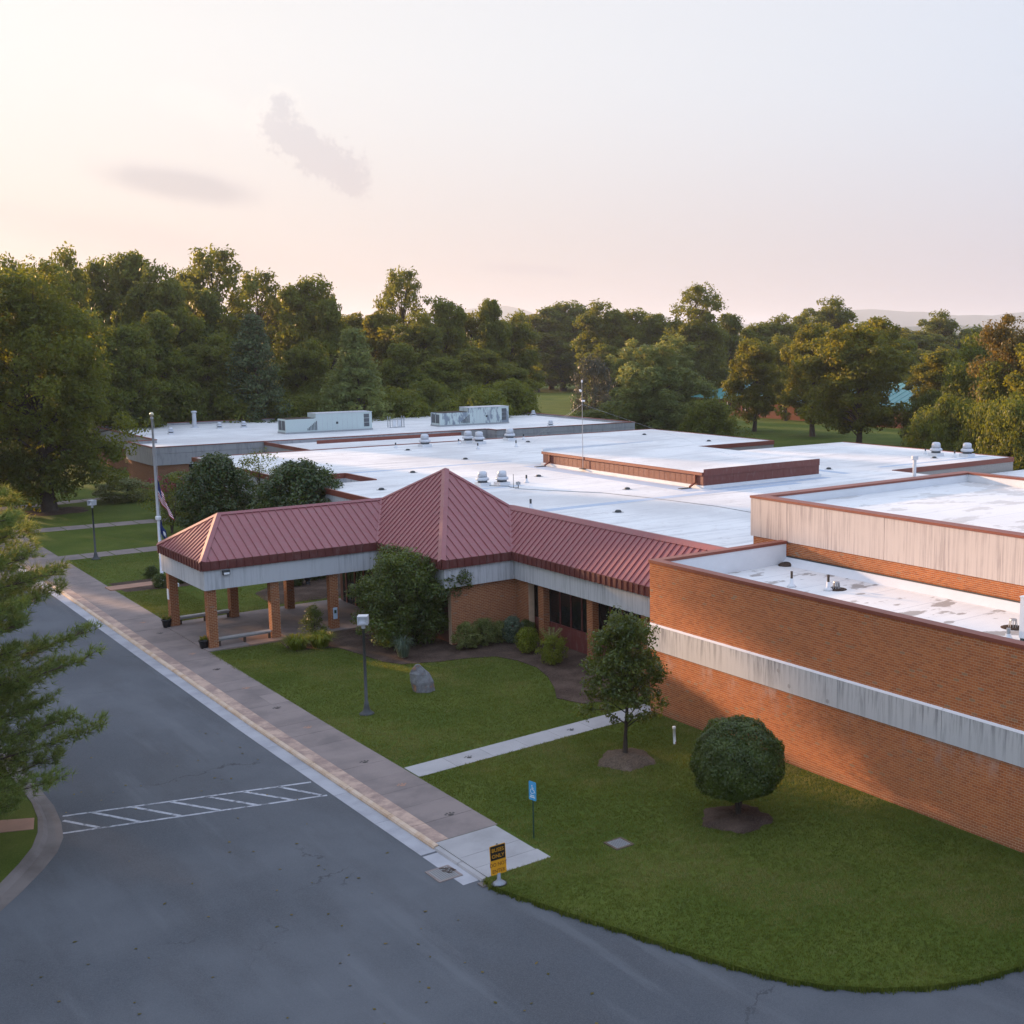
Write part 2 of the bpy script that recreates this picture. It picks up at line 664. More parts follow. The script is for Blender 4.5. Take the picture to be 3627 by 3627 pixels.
def make_glass(name, c=(0.008, 0.009, 0.010), rough=0.06):
    m, t, p = base_mat(name, rough, 0.5)
    p.inputs['Base Color'].default_value = (*c, 1)
    return m


make_glass('dark_glass')


def make_asphalt(name):
    m, t, p = base_mat(name, 0.82, 0.35)
    pos = geo_pos(t)
    g = t.noise(pos, 34, 3, 0.75)
    f = t.noise(pos, 110, 2, 0.7)
    b1 = t.noise(pos, 0.16, 4, 0.55)
    b2 = t.noise(t.mapping(pos, (1.0, 0.25, 1)), 0.6, 5, 0.62)
    c = t.mix(t.smooth(b1, 0.32, 0.70), (0.052, 0.060, 0.070), (0.100, 0.109, 0.120))
    c = t.mix(t.m('MULTIPLY', t.smooth(b2, 0.45, 0.66), 0.55), c, (0.048, 0.051, 0.056))
    b3 = t.noise(t.mapping(pos, (1.0, 0.12, 1), rot=(0, 0, 0.12)), 0.9, 5, 0.6)
    c = t.mix(t.m('MULTIPLY', t.smooth(b3, 0.54, 0.70), 0.45), c, (0.130, 0.140, 0.152))
    c = t.mix(t.m('MULTIPLY', t.smooth(g, 0.30, 0.75), 0.55), c, (0.132, 0.138, 0.150))
    c = t.mix(t.m('MULTIPLY', t.smooth(f, 0.60, 0.78), 0.6), c, (0.22, 0.22, 0.225))
    # fine wandering cracks
    v = t.n('ShaderNodeTexVoronoi', feature='DISTANCE_TO_EDGE')
    v.inputs['Scale'].default_value = 0.085
    wv = t.n('ShaderNodeVectorMath', operation='ADD')
    t.l(pos, wv.inputs[0])
    ns = t.n('ShaderNodeVectorMath', operation='SCALE')
    t.l(t.noise(pos, 0.7, 5, 0.65, out=1), ns.inputs[0])
    ns.inputs['Scale'].default_value = 2.2
    t.l(ns.outputs[0], wv.inputs[1])
    t.l(wv.outputs[0], v.inputs['Vector'])
    crack = t.m('SUBTRACT', 1.0, t.smooth(v.outputs['Distance'], 0.0012, 0.0042))
    crack = t.m('MULTIPLY', crack, t.smooth(t.noise(pos, 0.22, 3), 0.50, 0.62))
    c = t.mix(t.m('MULTIPLY', crack, 0.65), c, (0.025, 0.025, 0.026))
    t.l(c, p.inputs['Base Color'])
    bump(t, p, g, 0.45, 0.012)
    return m


make_asphalt('asphalt')


def make_concrete(name, c, dark, rough=0.88, spotty=0.3):
    m, t, p = base_mat(name, rough, 0.25)
    pos = geo_pos(t)
    a = attr(t)
    n1 = t.noise(pos, 0.7, 5, 0.6)
    n2 = t.noise(pos, 40, 3, 0.7)
    col = t.mix(t.smooth(n1, 0.35, 0.72), c, dark)
    col = t.mix(t.m('MULTIPLY', a, 0.5), col, tuple(x * 1.30 for x in c))
    col = t.mix(t.m('MULTIPLY', n2, spotty), col, tuple(x * 0.55 for x in dark))
    t.l(col, p.inputs['Base Color'])
    bump(t, p, n2, 0.25, 0.006)
    return m


make_concrete('walk_concrete', (0.270, 0.220, 0.200), (0.180, 0.150, 0.140))
make_concrete('new_concrete', (0.40, 0.385, 0.38), (0.30, 0.29, 0.285))
make_concrete('gutter_concrete', (0.42, 0.42, 0.44), (0.29, 0.29, 0.31))
make_concrete('island_concrete', (0.22, 0.19, 0.175), (0.125, 0.105, 0.095))
make_concrete('rust_concrete', (0.42, 0.24, 0.165), (0.30, 0.175, 0.125))


def make_worn_paint(name, c, under, lo=0.40, hi=0.60, scale=1.8):
    m, t, p = base_mat(name, 0.8, 0.25)
    pos = geo_pos(t)
    n = t.noise(pos, scale, 6, 0.7)
    col = t.mix(t.smooth(n, lo, hi), c, under)
    col = t.mix(t.m('MULTIPLY', t.noise(pos, 30, 3, 0.7), 0.25), col, tuple(x * 0.6 for x in c))
    t.l(col, p.inputs['Base Color'])
    return m


make_worn_paint('kerb_paint', (0.62, 0.49, 0.375), (0.44, 0.275, 0.16), 0.35, 0.75, 1.1)
make_worn_paint('strip_paint', (0.52, 0.37, 0.285), (0.29, 0.205, 0.175), 0.36, 0.60, 1.0)
make_worn_paint('road_paint', (0.46, 0.47, 0.50), (0.13, 0.135, 0.145), 0.44, 0.66, 4.0)


def make_grass_ground(name, c0=(0.048, 0.076, 0.010), c1=(0.090, 0.112, 0.020), dry=(0.19, 0.16, 0.08)):
    m, t, p = base_mat(name, 0.95, 0.1)
    pos = geo_pos(t)
    n1 = t.noise(pos, 0.22, 5, 0.6)
    n2 = t.noise(pos, 1.7, 5, 0.65)
    n3 = t.noise(pos, 26, 3, 0.75)
    c = t.mix(t.smooth(n1, 0.34, 0.68), c0, c1)
    c = t.mix(t.m('MULTIPLY', t.smooth(n2, 0.50, 0.75), 0.4), c, tuple(x * 0.6 for x in c0))
    c = t.mix(t.m('MULTIPLY', t.smooth(t.noise(pos, 0.9, 6, 0.7), 0.60, 0.74), 0.5), c, dry)
    c = t.mix(t.m('MULTIPLY', t.smooth(n3, 0.35, 0.75), 0.55), c, tuple(x * 1.7 for x in c1))
    t.l(c, p.inputs['Base Color'])
    bump(t, p, t.m('ADD', n3, t.m('MULTIPLY', n2, 0.6)), 0.7, 0.05)
    return m


make_grass_ground('turf')


def make_leaf(name, c_dark, c_mid, c_light, trans=0.35, spec=0.25, rough=0.5, hue=0.25, tcol=None):
    m = bpy.data.materials.new(name)
    m.use_nodes = True
    MATS[name] = m
    t = NT(m.node_tree)
    p = m.node_tree.nodes['Principled BSDF']
    out = m.node_tree.nodes['Material Output']
    p.inputs['Roughness'].default_value = rough
    p.inputs['Specular IOR Level'].default_value = spec
    a = attr(t)
    c = tramp(t, a, ((0.0, c_dark), (0.5, c_mid), (1.0, c_light)))
    oi = t.n('ShaderNodeObjectInfo').outputs['Random']
    c = t.mix(t.m('MULTIPLY', oi, hue), c, (c_light[0] * 1.08, c_light[1] * 1.0, c_light[2] * 0.6))
    t.l(c, p.inputs['Base Color'])
    tr = t.n('ShaderNodeBsdfTranslucent')
    t.l(t.mix(0.6, c, tcol or (min(0.5, c_light[0] * 2.5), min(0.45, c_light[1] * 2.1), c_light[2] * 0.6)), tr.inputs[0])
    mx = t.n('ShaderNodeMixShader')
    mx.inputs[0].default_value = trans
    t.l(p.outputs[0], mx.inputs[1])
    t.l(tr.outputs[0], mx.inputs[2])
    t.l(mx.outputs[0], out.inputs[0])
    return m


make_leaf('leaf_oak', (0.0324, 0.0538, 0.0106), (0.0766, 0.1078, 0.0193), (0.1548, 0.1771, 0.0299), trans=0.45)
make_leaf('leaf_wood', (0.0256, 0.0493, 0.0085), (0.0683, 0.1041, 0.0170), (0.1494, 0.1752, 0.0271), trans=0.45, hue=0.45)
make_leaf('leaf_gold', (0.0400, 0.0580, 0.0080), (0.0920, 0.1160, 0.0150), (0.1750, 0.1800, 0.0260), trans=0.48, hue=0.3)  # golden leaf colour; also holds the evening sunlight on skyline crowns
make_leaf('leaf_dark', (0.0182, 0.0405, 0.0067), (0.0477, 0.0837, 0.0134), (0.1123, 0.1512, 0.0251), spec=0.5, rough=0.35)
make_leaf('leaf_conifer', (0.0230, 0.0414, 0.0184), (0.0575, 0.0874, 0.0368), (0.1092, 0.1437, 0.0598), trans=0.15, hue=0.2)
make_leaf('leaf_pine', (0.0494, 0.0944, 0.0315), (0.1124, 0.1843, 0.0494), (0.2361, 0.3035, 0.0809), trans=0.35, hue=0.1)
make_leaf('leaf_box', (0.0450, 0.0720, 0.0070), (0.1100, 0.1480, 0.0120), (0.2100, 0.2350, 0.0220), trans=0.25)
make_leaf('leaf_azalea', (0.0550, 0.0850, 0.0220), (0.1150, 0.1500, 0.0450), (0.2000, 0.2300, 0.0850), trans=0.25)
make_leaf('leaf_blue', (0.0438, 0.0725, 0.0500), (0.0875, 0.1250, 0.0875), (0.1500, 0.2000, 0.1500), trans=0.2)
make_leaf('leaf_pear', (0.0250, 0.0460, 0.0074), (0.0624, 0.0940, 0.0149), (0.1248, 0.1550, 0.0285), spec=0.5, rough=0.35, trans=0.35, hue=0.0)
make_leaf('leaf_magnolia', (0.012, 0.030, 0.005), (0.030, 0.062, 0.009), (0.078, 0.115, 0.018), spec=0.5, rough=0.35, trans=0.25, hue=0.0)
make_leaf('leaf_linden', (0.060, 0.095, 0.030), (0.130, 0.180, 0.055), (0.22, 0.26, 0.085), trans=0.4, hue=0.1)
make_leaf('leaf_rust', (0.0500, 0.0550, 0.0120), (0.1050, 0.0900, 0.0220), (0.1900, 0.1400, 0.0400), trans=0.35)
make_leaf('leaf_grey', (0.0350, 0.0400, 0.0300), (0.0650, 0.0700, 0.0520), (0.1000, 0.1050, 0.0800), trans=0.1)
make_leaf('leaf_grassblade', (0.036, 0.070, 0.010), (0.088, 0.128, 0.021), (0.235, 0.215, 0.080), trans=0.30, hue=0.0)
make_leaf('petal_red', (0.16, 0.02, 0.035), (0.28, 0.035, 0.07), (0.38, 0.07, 0.12), trans=0.3, hue=0.0, tcol=(0.5, 0.08, 0.12))
make_leaf('petal_orange', (0.30, 0.10, 0.02), (0.45, 0.16, 0.03), (0.5, 0.25, 0.06), trans=0.3, hue=0.0)
plain('bark', (0.085, 0.065, 0.050), 0.95, 0.1, var=0.45, scale=5, bmp=0.6)
plain('bark_dark', (0.045, 0.036, 0.030), 0.95, 0.1, var=0.4, scale=6, bmp=0.5)


def make_mulch(name, c0, c1):
    m, t, p = base_mat(name, 0.97, 0.05)
    pos = geo_pos(t)
    n1 = t.noise(t.mapping(pos, (1.0, 1.6, 1.0)), 14, 5, 0.75)
    n2 = t.noise(pos, 0.9, 4, 0.6)
    c = t.mix(t.smooth(n1, 0.36, 0.66), c0, c1)
    c = t.mix(t.m('MULTIPLY', t.smooth(n2, 0.42, 0.68), 0.45), c, tuple(x * 1.5 for x in c1))
    t.l(c, p.inputs['Base Color'])
    bump(t, p, n1, 0.8, 0.04)
    return m


make_mulch('mulch', (0.045, 0.030, 0.024), (0.105, 0.075, 0.058))
make_mulch('pine_straw', (0.085, 0.062, 0.045), (0.18, 0.135, 0.100))


def make_rock(name):
    m, t, p = base_mat(name, 0.85, 0.3)
    pos = geo_pos(t)
    n1 = t.noise(pos, 2.2, 6, 0.65)
    n2 = t.noise(pos, 9.0, 5, 0.7)
    c = t.mix(t.smooth(n1, 0.40, 0.65), (0.20, 0.205, 0.21), (0.115, 0.115, 0.12))
    c = t.mix(t.m('MULTIPLY', t.smooth(n1, 0.56, 0.66), 0.8), c, (0.34, 0.17, 0.09))
    c = t.mix(t.m('MULTIPLY', t.smooth(n2, 0.55, 0.70), 0.4), c, (0.33, 0.34, 0.35))
    t.l(c, p.inputs['Base Color'])
    bump(t, p, t.m('ADD', n1, t.m('MULTIPLY', n2, 0.4)), 0.7, 0.08)
    return m


make_rock('rock')
plain('sign_yellow', (0.72, 0.33, 0.015), 0.5, 0.4, var=0.08)
plain('sign_black', (0.012, 0.010, 0.010), 0.5, 0.4)
plain('sign_red', (0.17, 0.028, 0.012), 0.55, 0.3)
plain('sign_blue', (0.06, 0.34, 0.62), 0.5, 0.4, var=0.06)
plain('sign_white', (0.70, 0.76, 0.80), 0.5, 0.4)
plain('post_green', (0.018, 0.055, 0.035), 0.5, 0.4)
plain('pale_blue_plaque', (0.45, 0.56, 0.66), 0.5, 0.4)
plain('flag_red', (0.42, 0.02, 0.035), 0.85, 0.1)
plain('flag_white', (0.68, 0.68, 0.70), 0.85, 0.1)
plain('flag_blue', (0.020, 0.035, 0.13), 0.85, 0.1)
plain('teal_metal', (0.075, 0.235, 0.225), 0.45, 0.5, var=0.15, scale=0.6)
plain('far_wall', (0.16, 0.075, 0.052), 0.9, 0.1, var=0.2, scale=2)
plain('lens_white', (0.78, 0.80, 0.82), 0.3, 0.5)
plain('gold_ball', (0.55, 0.50, 0.36), 0.3, 0.5, metallic=0.6)
plain('mountain', (0.055, 0.075, 0.045), 0.95, 0.05, var=0.4, scale=0.004)
M = MATS

# ------------------------------------------------------------------ the setting
ROAD_Z = -0.10


def kx(y):
    """the kerb line swings very slightly away from the camera beyond y = 45"""
    return 0.0 if y < 45 else 0.0125 * (y - 45)


# ground: one sheet out to the horizon
gm = MB()
NR = 48
rings = [0.0, 60, 300, 1200, 4000, 10500]
for k in range(len(rings) - 1):
    for j in range(NR):
        a0, a1 = 2 * math.pi * j / NR, 2 * math.pi * (j + 1) / NR
        r0, r1 = rings[k], rings[k + 1]
        q = [(r0 * math.cos(a0), r0 * math.sin(a0), -0.125), (r1 * math.cos(a0), r1 * math.sin(a0), -0.125),
             (r1 * math.cos(a1), r1 * math.sin(a1), -0.125), (r0 * math.cos(a1), r0 * math.sin(a1), -0.125)]
        gm.poly(q if k else q[1:3] + [q[0]])
tag(gm.obj('ground', M['turf']), kind='structure')

# road: drive along the kerb and the wide apron in front
rd = MB().poly([(-30, -6, ROAD_Z), (60, -6, ROAD_Z), (60, 22, ROAD_Z), (17.2, 30, ROAD_Z), (16.2, 45, ROAD_Z), (18.4, 200, ROAD_Z), (-2, 200, ROAD_Z), (-2, 60, ROAD_Z), (-30, 36, ROAD_Z)])
tag(rd.obj('road', M['asphalt']), kind='structure')
# parking lot behind the far wing on the right
pk = MB().poly([(88, 40, -0.06), (128, 40, -0.06), (122, 84, -0.06), (88, 80, -0.06)])
tag(pk.obj('parking_lot', M['asphalt']), kind='structure')

# lawn: raised to the kerb top, free edge against the apron
LAWN = [(16.02, 28.22), (15.95, 27.8), (16.15, 26.9), (16.45, 26.0), (16.75, 25.1), (17.05, 24.2), (17.38, 23.2), (17.7, 22.1), (18.0, 21.0), (18.3, 20.0), (18.75, 19.1),
        (19.3, 18.25), (20.2, 17.3), (21.2, 16.7), (22.3, 16.2), (23.5, 15.8), (26, 15.3), (30, 15.0), (60, 15.0)]
lw = MB()
out = [(p[0] + 0.05 * math.sin(i * 7.1), p[1] + 0.06 * math.sin(i * 4.3)) for i, p in enumerate(LAWN)]
outline = out + [(420, 15), (420, 420), (16.3 + kx(420), 420), (16.4 + kx(77), 77), (16.4, 45), (16.4, 28.75), (16.2, 28.45)]
lw.prism(outline, -0.2, 0.0)
tag(lw.obj('lawn', M['turf']), kind='structure')

# gutter pan, kerb stones and pavement slabs
def ysh(x0, x1, y0, y1, z0, z1, mb, rnd=0.5):
    mb.prism([(x0 + kx(y0), y0), (x1 + kx(y0), y0), (x1 + kx(y1), y1), (x0 + kx(y1), y1)], z0, z1, rnd)


gutter = tag(MB().box(15.5, 16.0, 28.5, 30.9, -0.14, ROAD_Z + 0.004).obj('gutter', M['gutter_concrete']), kind='structure')
y = 31.0
while y < 130:
    b = MB()
    ysh(15.50, 16.0, y, y + 3.03, -0.14, ROAD_Z + 0.012, b, random.random() * 0.6)
    b.obj('gutter_slab', M['gutter_concrete'], gutter)
    y += 3.05
kerb = tag(MB().box(15.83, 15.97, 28.0, 28.3, -0.15, -0.06).obj('kerb', M['island_concrete']), kind='structure')


def kerb_stone(y0, y1, mat, drop=0.0):
    b = MB()
    prof = [(0.0, -0.16), (0.0, -0.05 - drop), (0.035, 0.002 - drop), (0.16, 0.022 - drop), (0.16, -0.16)]
    n = len(prof)
    for yy in (y0, y1):
        b.v += [(15.99 + kx(yy) + px, yy, pz) for px, pz in prof]
    for k in range(n):
        k2 = (k + 1) % n
        b.f.append((k, k2, n + k2, n + k))
        b.r.append(0.5)
    b.f += [tuple(range(n - 1, -1, -1)), tuple(range(n, 2 * n))]
    b.r += [0.5, 0.5]
    return b.obj('kerb_stone', mat, kerb)


y = 31.15
while y < 78:
    kerb_stone(y, y + 3.02, M['kerb_paint'])
    y += 3.05
while y < 130:
    kerb_stone(y, y + 3.02, M['island_concrete'])
    y += 3.05
for y in (28.35, 29.75):
    kerb_stone(y, y + 1.37, M['new_concrete'], 0.035)

pave = tag(MB().box(16.2, 18.0, 28.3, 28.6, -0.12, -0.02).obj('pavement', M['walk_concrete']), kind='structure')


def slab(parent, x0, x1, y0, y1, mat, z=0.014, rnd=None, name='slab'):
    b = MB()
    ysh(x0, x1, y0, y1, -0.1, z, b, random.random() * 0.5 if rnd is None else rnd)
    return b.obj(name, mat, parent)


def edge_w(y):
    return 18.30 if y < 60 else 18.55


yy = 31.36
k = 0
while yy < 120:
    y1 = yy + 1.50
    xw = edge_w(yy)
    lift = random.uniform(-0.004, 0.004)
    if yy < 78:
        slab(pave, 16.16, 16.60, yy, y1, M['strip_paint'], 0.018 + lift)
        if 47.2 < yy < 48.9:
            slab(pave, 16.605, 17.55, yy, y1, M['walk_concrete'], 0.014 + lift, 0.0)
            slab(pave, 17.555, xw, yy, y1, M['walk_concrete'], 0.014 + lift, 1.0)
        else:
            slab(pave, 16.605, xw, yy, y1, M['walk_concrete'], 0.014 + lift)
    else:
        slab(pave, 16.2, xw, yy, y1, M['walk_concrete'], 0.014 + lift)
    yy += 1.512
for y0, y1, w0 in ((29.92, 31.33, 18.2), (29.05, 29.905, 18.2), (28.3, 29.035, 18.25)):
    slab(pave, 16.16, w0, y0, y1, M['new_concrete'], 0.010)

# paw prints stencilled along the pavement
for i, y in enumerate((33.0, 36.3, 39.2, 44.2, 47.4, 51.0, 54.8, 58.3, 63.5, 66.5)):
    paw = MB()
    cx_, cy_ = 17.55 + kx(y), y
    z = 0.0225

    def disc(x, y_, rx, ry):
        paw.poly([(x + rx * math.cos(2 * math.pi * j / 10), y_ + ry * math.sin(2 * math.pi * j / 10), z) for j in range(10)])
    disc(cx_, cy_ - 0.06, 0.10, 0.08)
    for j, (dx, dy) in enumerate(((-0.14, 0.03), (-0.055, 0.10), (0.055, 0.10), (0.14, 0.03))):
        disc(cx_ + dx, cy_ + dy, 0.035, 0.05)
    paw.obj('paw_print', M['sign_black'] if i % 2 == 0 else M['rust_concrete'], pave)

# path from the pavement to the side door
path = tag(MB().box(18.4, 29.2, 36.75, 37.75, -0.1, -0.02).obj('path', M['new_concrete']), kind='structure')
xs = 18.36
k = 0
while xs < 29.2:
    x1 = min(xs + 1.50, 29.3)
    dy = 0.04 * (xs - 18.4) + 0.0
    b = MB().prism([(xs, 36.62 + dy), (x1, 36.62 + dy + 0.06), (x1, 37.76 + dy + 0.06), (xs, 37.76 + dy)], -0.1, 0.012, random.random() * 0.7)
    b.obj('slab', M['new_concrete'], path)
    if k in (1, 4):
        pm = MB()
        for dx, dyy, r_ in ((0, -0.05, 0.09), (-0.13, 0.04, 0.035), (-0.05, 0.10, 0.035), (0.05, 0.10, 0.035), (0.13, 0.04, 0.035)):
            pm.poly([(xs + 0.75 + dx + r_ * math.cos(2 * math.pi * j / 10), 37.2 + dy + dyy + r_ * math.sin(2 * math.pi * j / 10), 0.0165) for j in range(10)])
        pm.obj('paw_print', M['sign_black'], path)
    xs = x1 + 0.012
    k += 1

# paths across the left lawn
lp = tag(MB().box(19.0, 19.3, 89.0, 90.5, -0.1, -0.02).obj('path', M['walk_concrete']), kind='structure')
for (xa, ya, xb, yb, wd) in ((18.7, 89.6, 33.0, 89.7, 2.0), (18.9, 103.9, 33.0, 103.0, 2.1), (14.0, 118.0, 33.0, 121.0, 2.0)):
    n = max(1, int((xb - xa) / 1.6))
    for i in range(n):
        t0, t1 = i / n, (i + 1) / n - 0.006
        pts = []
        for tt, sg in ((t0, -1), (t1, -1), (t1, 1), (t0, 1)):
            pts.append((xa + (xb - xa) * tt, ya + (yb - ya) * tt + sg * wd / 2))
        MB().prism(pts, -0.1, 0.012, random.random() * 0.6).obj('slab', M['walk_concrete'], lp)

# patio under the canopy
patio = tag(MB().box(18.6, 19.0, 60, 60.5, -0.1, -0.02).obj('patio', M['walk_concrete']), kind='structure')
for ix, (x0, x1) in enumerate(((18.42, 20.4), (20.41, 22.4), (22.41, 24.6), (24.61, 28.2))):
    for iy, (y0, y1) in enumerate(((58.15, 60.4), (60.41, 62.8), (62.81, 65.4))):
        MB().prism([(x0, y0), (x1, y0), (x1, y1), (x0, y1)], -0.1, 0.05 + 0.003 * ((ix + iy) % 2), random.random() * 0.4).obj('slab', M['rust_concrete'] if (ix, iy) == (1, 0) else M['walk_concrete'], patio)

# crosswalk: two lines with slanting bars between them
cw = tag(MB().box(8.3, 8.34, 40.9, 40.93, ROAD_Z + 0.001, ROAD_Z + 0.003).obj('crosswalk', M['road_paint']), kind='structure')
zc = ROAD_Z + 0.006


def stripe(a, b, wd):
    a, b = Vector((a[0], a[1], zc)), Vector((b[0], b[1], zc))
    d = (b - a).normalized()
    s = Vector((-d.y, d.x, 0)) * wd / 2
    n = 6
    m_ = MB()
    for i in range(n):
        p, q = a.lerp(b, i / n), a.lerp(b, (i + 1) / n)
        m_.poly([p - s, q - s, q + s, p + s])
    m_.obj('stripe', M['road_paint'], cw)


stripe((8.2, 41.0), (15.42, 38.80), 0.115)
stripe((7.87, 39.53), (15.35, 37.30), 0.115)
for a, b in (((9.01, 40.72), (9.95, 38.96)), ((10.10, 40.40), (11.08, 38.62)), ((11.20, 40.06), (12.18, 38.30)), ((12.27, 39.74), (13.25, 37.97)), ((13.34, 39.42), (14.31, 37.66)), ((14.40, 39.10), (15.20, 37.45)), ((8.13, 40.60), (8.85, 39.30))):
    stripe(a, b, 0.12)

# island on the left with its rolled concrete kerb
outer = [(8.3, 60), (8.15, 52), (8.13, 49), (8.16, 46), (8.2, 44), (8.2, 42.1), (8.05, 40.5), (7.82, 39.2), (7.42, 38.15), (6.85, 37.15), (6.05, 35.95), (5.3, 34.95), (3.5, 33.4), (0, 31.5), (-8, 29)]
inner = [(7.75, 60), (7.68, 52), (7.66, 49), (7.64, 46), (7.65, 44), (7.64, 42.5), (7.5, 41.0), (7.24, 39.75), (6.86, 38.65), (6.3, 37.6), (5.6, 36.5), (4.9, 35.6), (3.2, 34.1), (-0.2, 32.3), (-8, 29.9)]
isl = MB().prism([(p[0], p[1]) for p in reversed(inner)] + [(7.75, 60), (-8, 60)][::-1] if False else [(-8, 60)] + [(p[0], p[1]) for p in inner[::-1]], -0.15, 0.03)
tag(isl.obj('island_lawn', M['turf']), kind='structure')
ik = tag(MB().box(-8.1, -8.0, 29.2, 29.6, -0.12, -0.08).obj('island_kerb', M['island_concrete']), kind='structure')
for i in range(len(outer) - 1):
    o0, o1, i0, i1 = [Vector((p[0], p[1], 0)) for p in (outer[i], outer[i + 1], inner[i], inner[i + 1])]
    b = MB()
    for (f0, z0), (f1, z1) in zip(((0.0, ROAD_Z + 0.006), (0.6, ROAD_Z + 0.02), (0.78, 0.025)), ((0.6, ROAD_Z + 0.02), (0.78, 0.025), (1.0, 0.045))):
        p = [o0.lerp(i0, f0), o1.lerp(i1, f0), o1.lerp(i1, f1), o0.lerp(i0, f1)]
        zz = (z0, z0, z1, z1)
        b.poly([(q.x, q.y, z_) for q, z_ in zip(p, zz)], random.random() * 0.4)
    b.poly([(o0.x, o0.y, -0.15), (o1.x, o1.y, -0.15), (o1.x, o1.y, ROAD_Z + 0.006), (o0.x, o0.y, ROAD_Z + 0.006)])
    b.obj('kerb_stone', M['island_concrete'], ik)
MB().prism([(2, 41.9), (6.4, 40.45), (7.2, 40.1), (7.42, 41.05), (6.6, 41.5), (2.3, 43.0)], 0.0, 0.046, 0.3).obj('ramp_slab', M['rust_concrete'], ik)

# storm drain at the pavement end and one in the lawn
def grate(name, x0, x1, y0, y1, z, label, conc):
    t_ = thing(name, ((x0 + x1) / 2, (y0 + y1) / 2, z), label, 'storm drain')
    f = MB()
    e_ = 0.07
    for (a, b_, c_, d_) in ((x0, x1, y0, y0 + e_), (x0, x1, y1 - e_, y1), (x0, x0 + e_, y0 + e_, y1 - e_), (x1 - e_, x1, y0 + e_, y1 - e_)):
        f.box(a, b_, c_, d_, z - 0.03, z + 0.012)
    f.obj('frame', M[conc], t_)
    MB().box(x0 + e_, x1 - e_, y0 + e_, y1 - e_, z + 0.001, z + 0.003).obj('pit_shade', M['dark_gap'], t_)  # thin dark sheet stands for the shaded hollow below the bars
    n = 9
    for i in range(n):
        xa = x0 + e_ + (x1 - x0 - 2 * e_) * (i + 0.25) / n
        MB().box(xa, xa + (x1 - x0) * 0.045, y0 + e_, y1 - e_, z + 0.003, z + 0.010).obj('bar', M['grey_metal' if conc == 'pine_straw' else 'grey_metal'], t_)
    return t_


gr = grate('storm_drain', 15.06, 15.80, 29.05, 29.92, ROAD_Z + 0.012, 'iron grate storm drain in the gutter beside the bus lane sign', 'walk_concrete')
db = MB()
for i in range(26):
    ang_, rr_ = random.random() * 6.28, random.random() ** 0.5
    dx_, dy_ = 15.62 + 0.17 * rr_ * math.cos(ang_), 29.62 + 0.24 * rr_ * math.sin(ang_)
    db.bar((dx_, dy_, ROAD_Z + 0.026), (dx_ + random.uniform(-0.1, 0.1), dy_ + random.uniform(-0.1, 0.1), ROAD_Z + 0.032), 0.03, 0.012)
db.obj('leaf_debris', M['mulch'], gr)
grate('lawn_drain', 19.98, 20.62, 27.42, 28.1, 0.02, 'square iron drain grate set in the lawn', 'pine_straw')

# planting beds
def bed(name, pts, z_edge, z_mid, mat, centre):
    b = MB()
    n = len(pts)
    rings_ = [(1.0, z_edge), (0.8, z_edge * 0.3 + z_mid * 0.7), (0.45, z_mid), (0.05, z_mid * 1.02)]
    for f, z in rings_:
        for i, p in enumerate(pts):
            j = 0.02 * math.sin(i * 9.7 + f * 30)
            b.v.append((centre[0] + (p[0] - centre[0]) * (f + j), centre[1] + (p[1] - centre[1]) * (f + j), z + (0.02 * math.sin(i * 5.3) if f < 1 else 0)))
    for k in range(len(rings_) - 1):
        for i in range(n):
            i2 = (i + 1) % n
            b.f.append((k * n + i, k * n + i2, (k + 1) * n + i2, (k + 1) * n + i))
            b.r.append(0.5)
    b.f.append(tuple((len(rings_) - 1) * n + i for i in range(n)))
    b.r.append(0.5)
    return tag(b.obj(name, M[mat], None, True), kind='structure')


BED = [(21.8, 58.1), (21.6, 56.6), (21.7, 55.6), (22.7, 55.5), (23.5, 54.9), (23.8, 53.0), (24.0, 51.2), (24.5, 50.2), (26.0, 49.5), (27.3, 49.2), (28.5, 48.6), (28.9, 47.3), (28.95, 45.8), (28.5, 44.2), (27.8, 42.6), (27.0, 41.2), (27.4, 39.9),
       (29.2, 39.2), (32.2, 39.3), (32.2, 52.0), (28.2, 52.0), (28.2, 58.1)]
bo = MB().prism(BED, -0.08, 0.03)
tag(bo.obj('mulch_bed', M['mulch']), kind='structure')
BED2 = [(19.2, 75.2), (24, 74.6), (28, 75.2), (30, 77), (26, 78.6), (19.2, 78.5)]
bed('flag_bed', BED2, 0.01, 0.06, 'mulch', (24, 76.7))
MB().prism([(18.7, 76.1), (22.4, 76.1), (22.4, 77.3), (18.7, 77.3)], 0.0, 0.075, 0.2).obj('stepping_slab', M['rust_concrete'], bpy.data.objects['flag_bed'])
bed('gravel_strip', [(19.2, 58.0), (22.0, 57.9), (22.0, 58.35), (19.2, 58.4)], 0.01, 0.03, 'pine_straw', (20.6, 58.15))
bed('rear_bed', [(24.5, 66.2), (29, 66.0), (32.6, 66.5), (32.6, 74), (28, 73.0), (25, 70)], 0.01, 0.08, 'mulch', (29.5, 69))


def circle(cx_, cy_, r_, n=36):
    return [(cx_ + r_ * (1 + 0.09 * math.sin(5 * a + cx_) + 0.05 * math.sin(11 * a)) * math.cos(a), cy_ + r_ * (1 + 0.09 * math.sin(5 * a + cx_) + 0.05 * math.sin(11 * a)) * math.sin(a)) for a in [2 * math.pi * i / n for i in range(n)]]


bed('mulch_ring', circle(24.75, 33.35, 1.0), 0.005, 0.26, 'pine_straw', (24.75, 33.35))
bed('mulch_ring', circle(24.25, 26.95, 1.10), 0.01, 0.14, 'mulch', (24.25, 26.95))
bed('mulch_ring', circle(24.2, 114.5, 2.6), 0.01, 0.12, 'mulch', (24.2, 114.5))

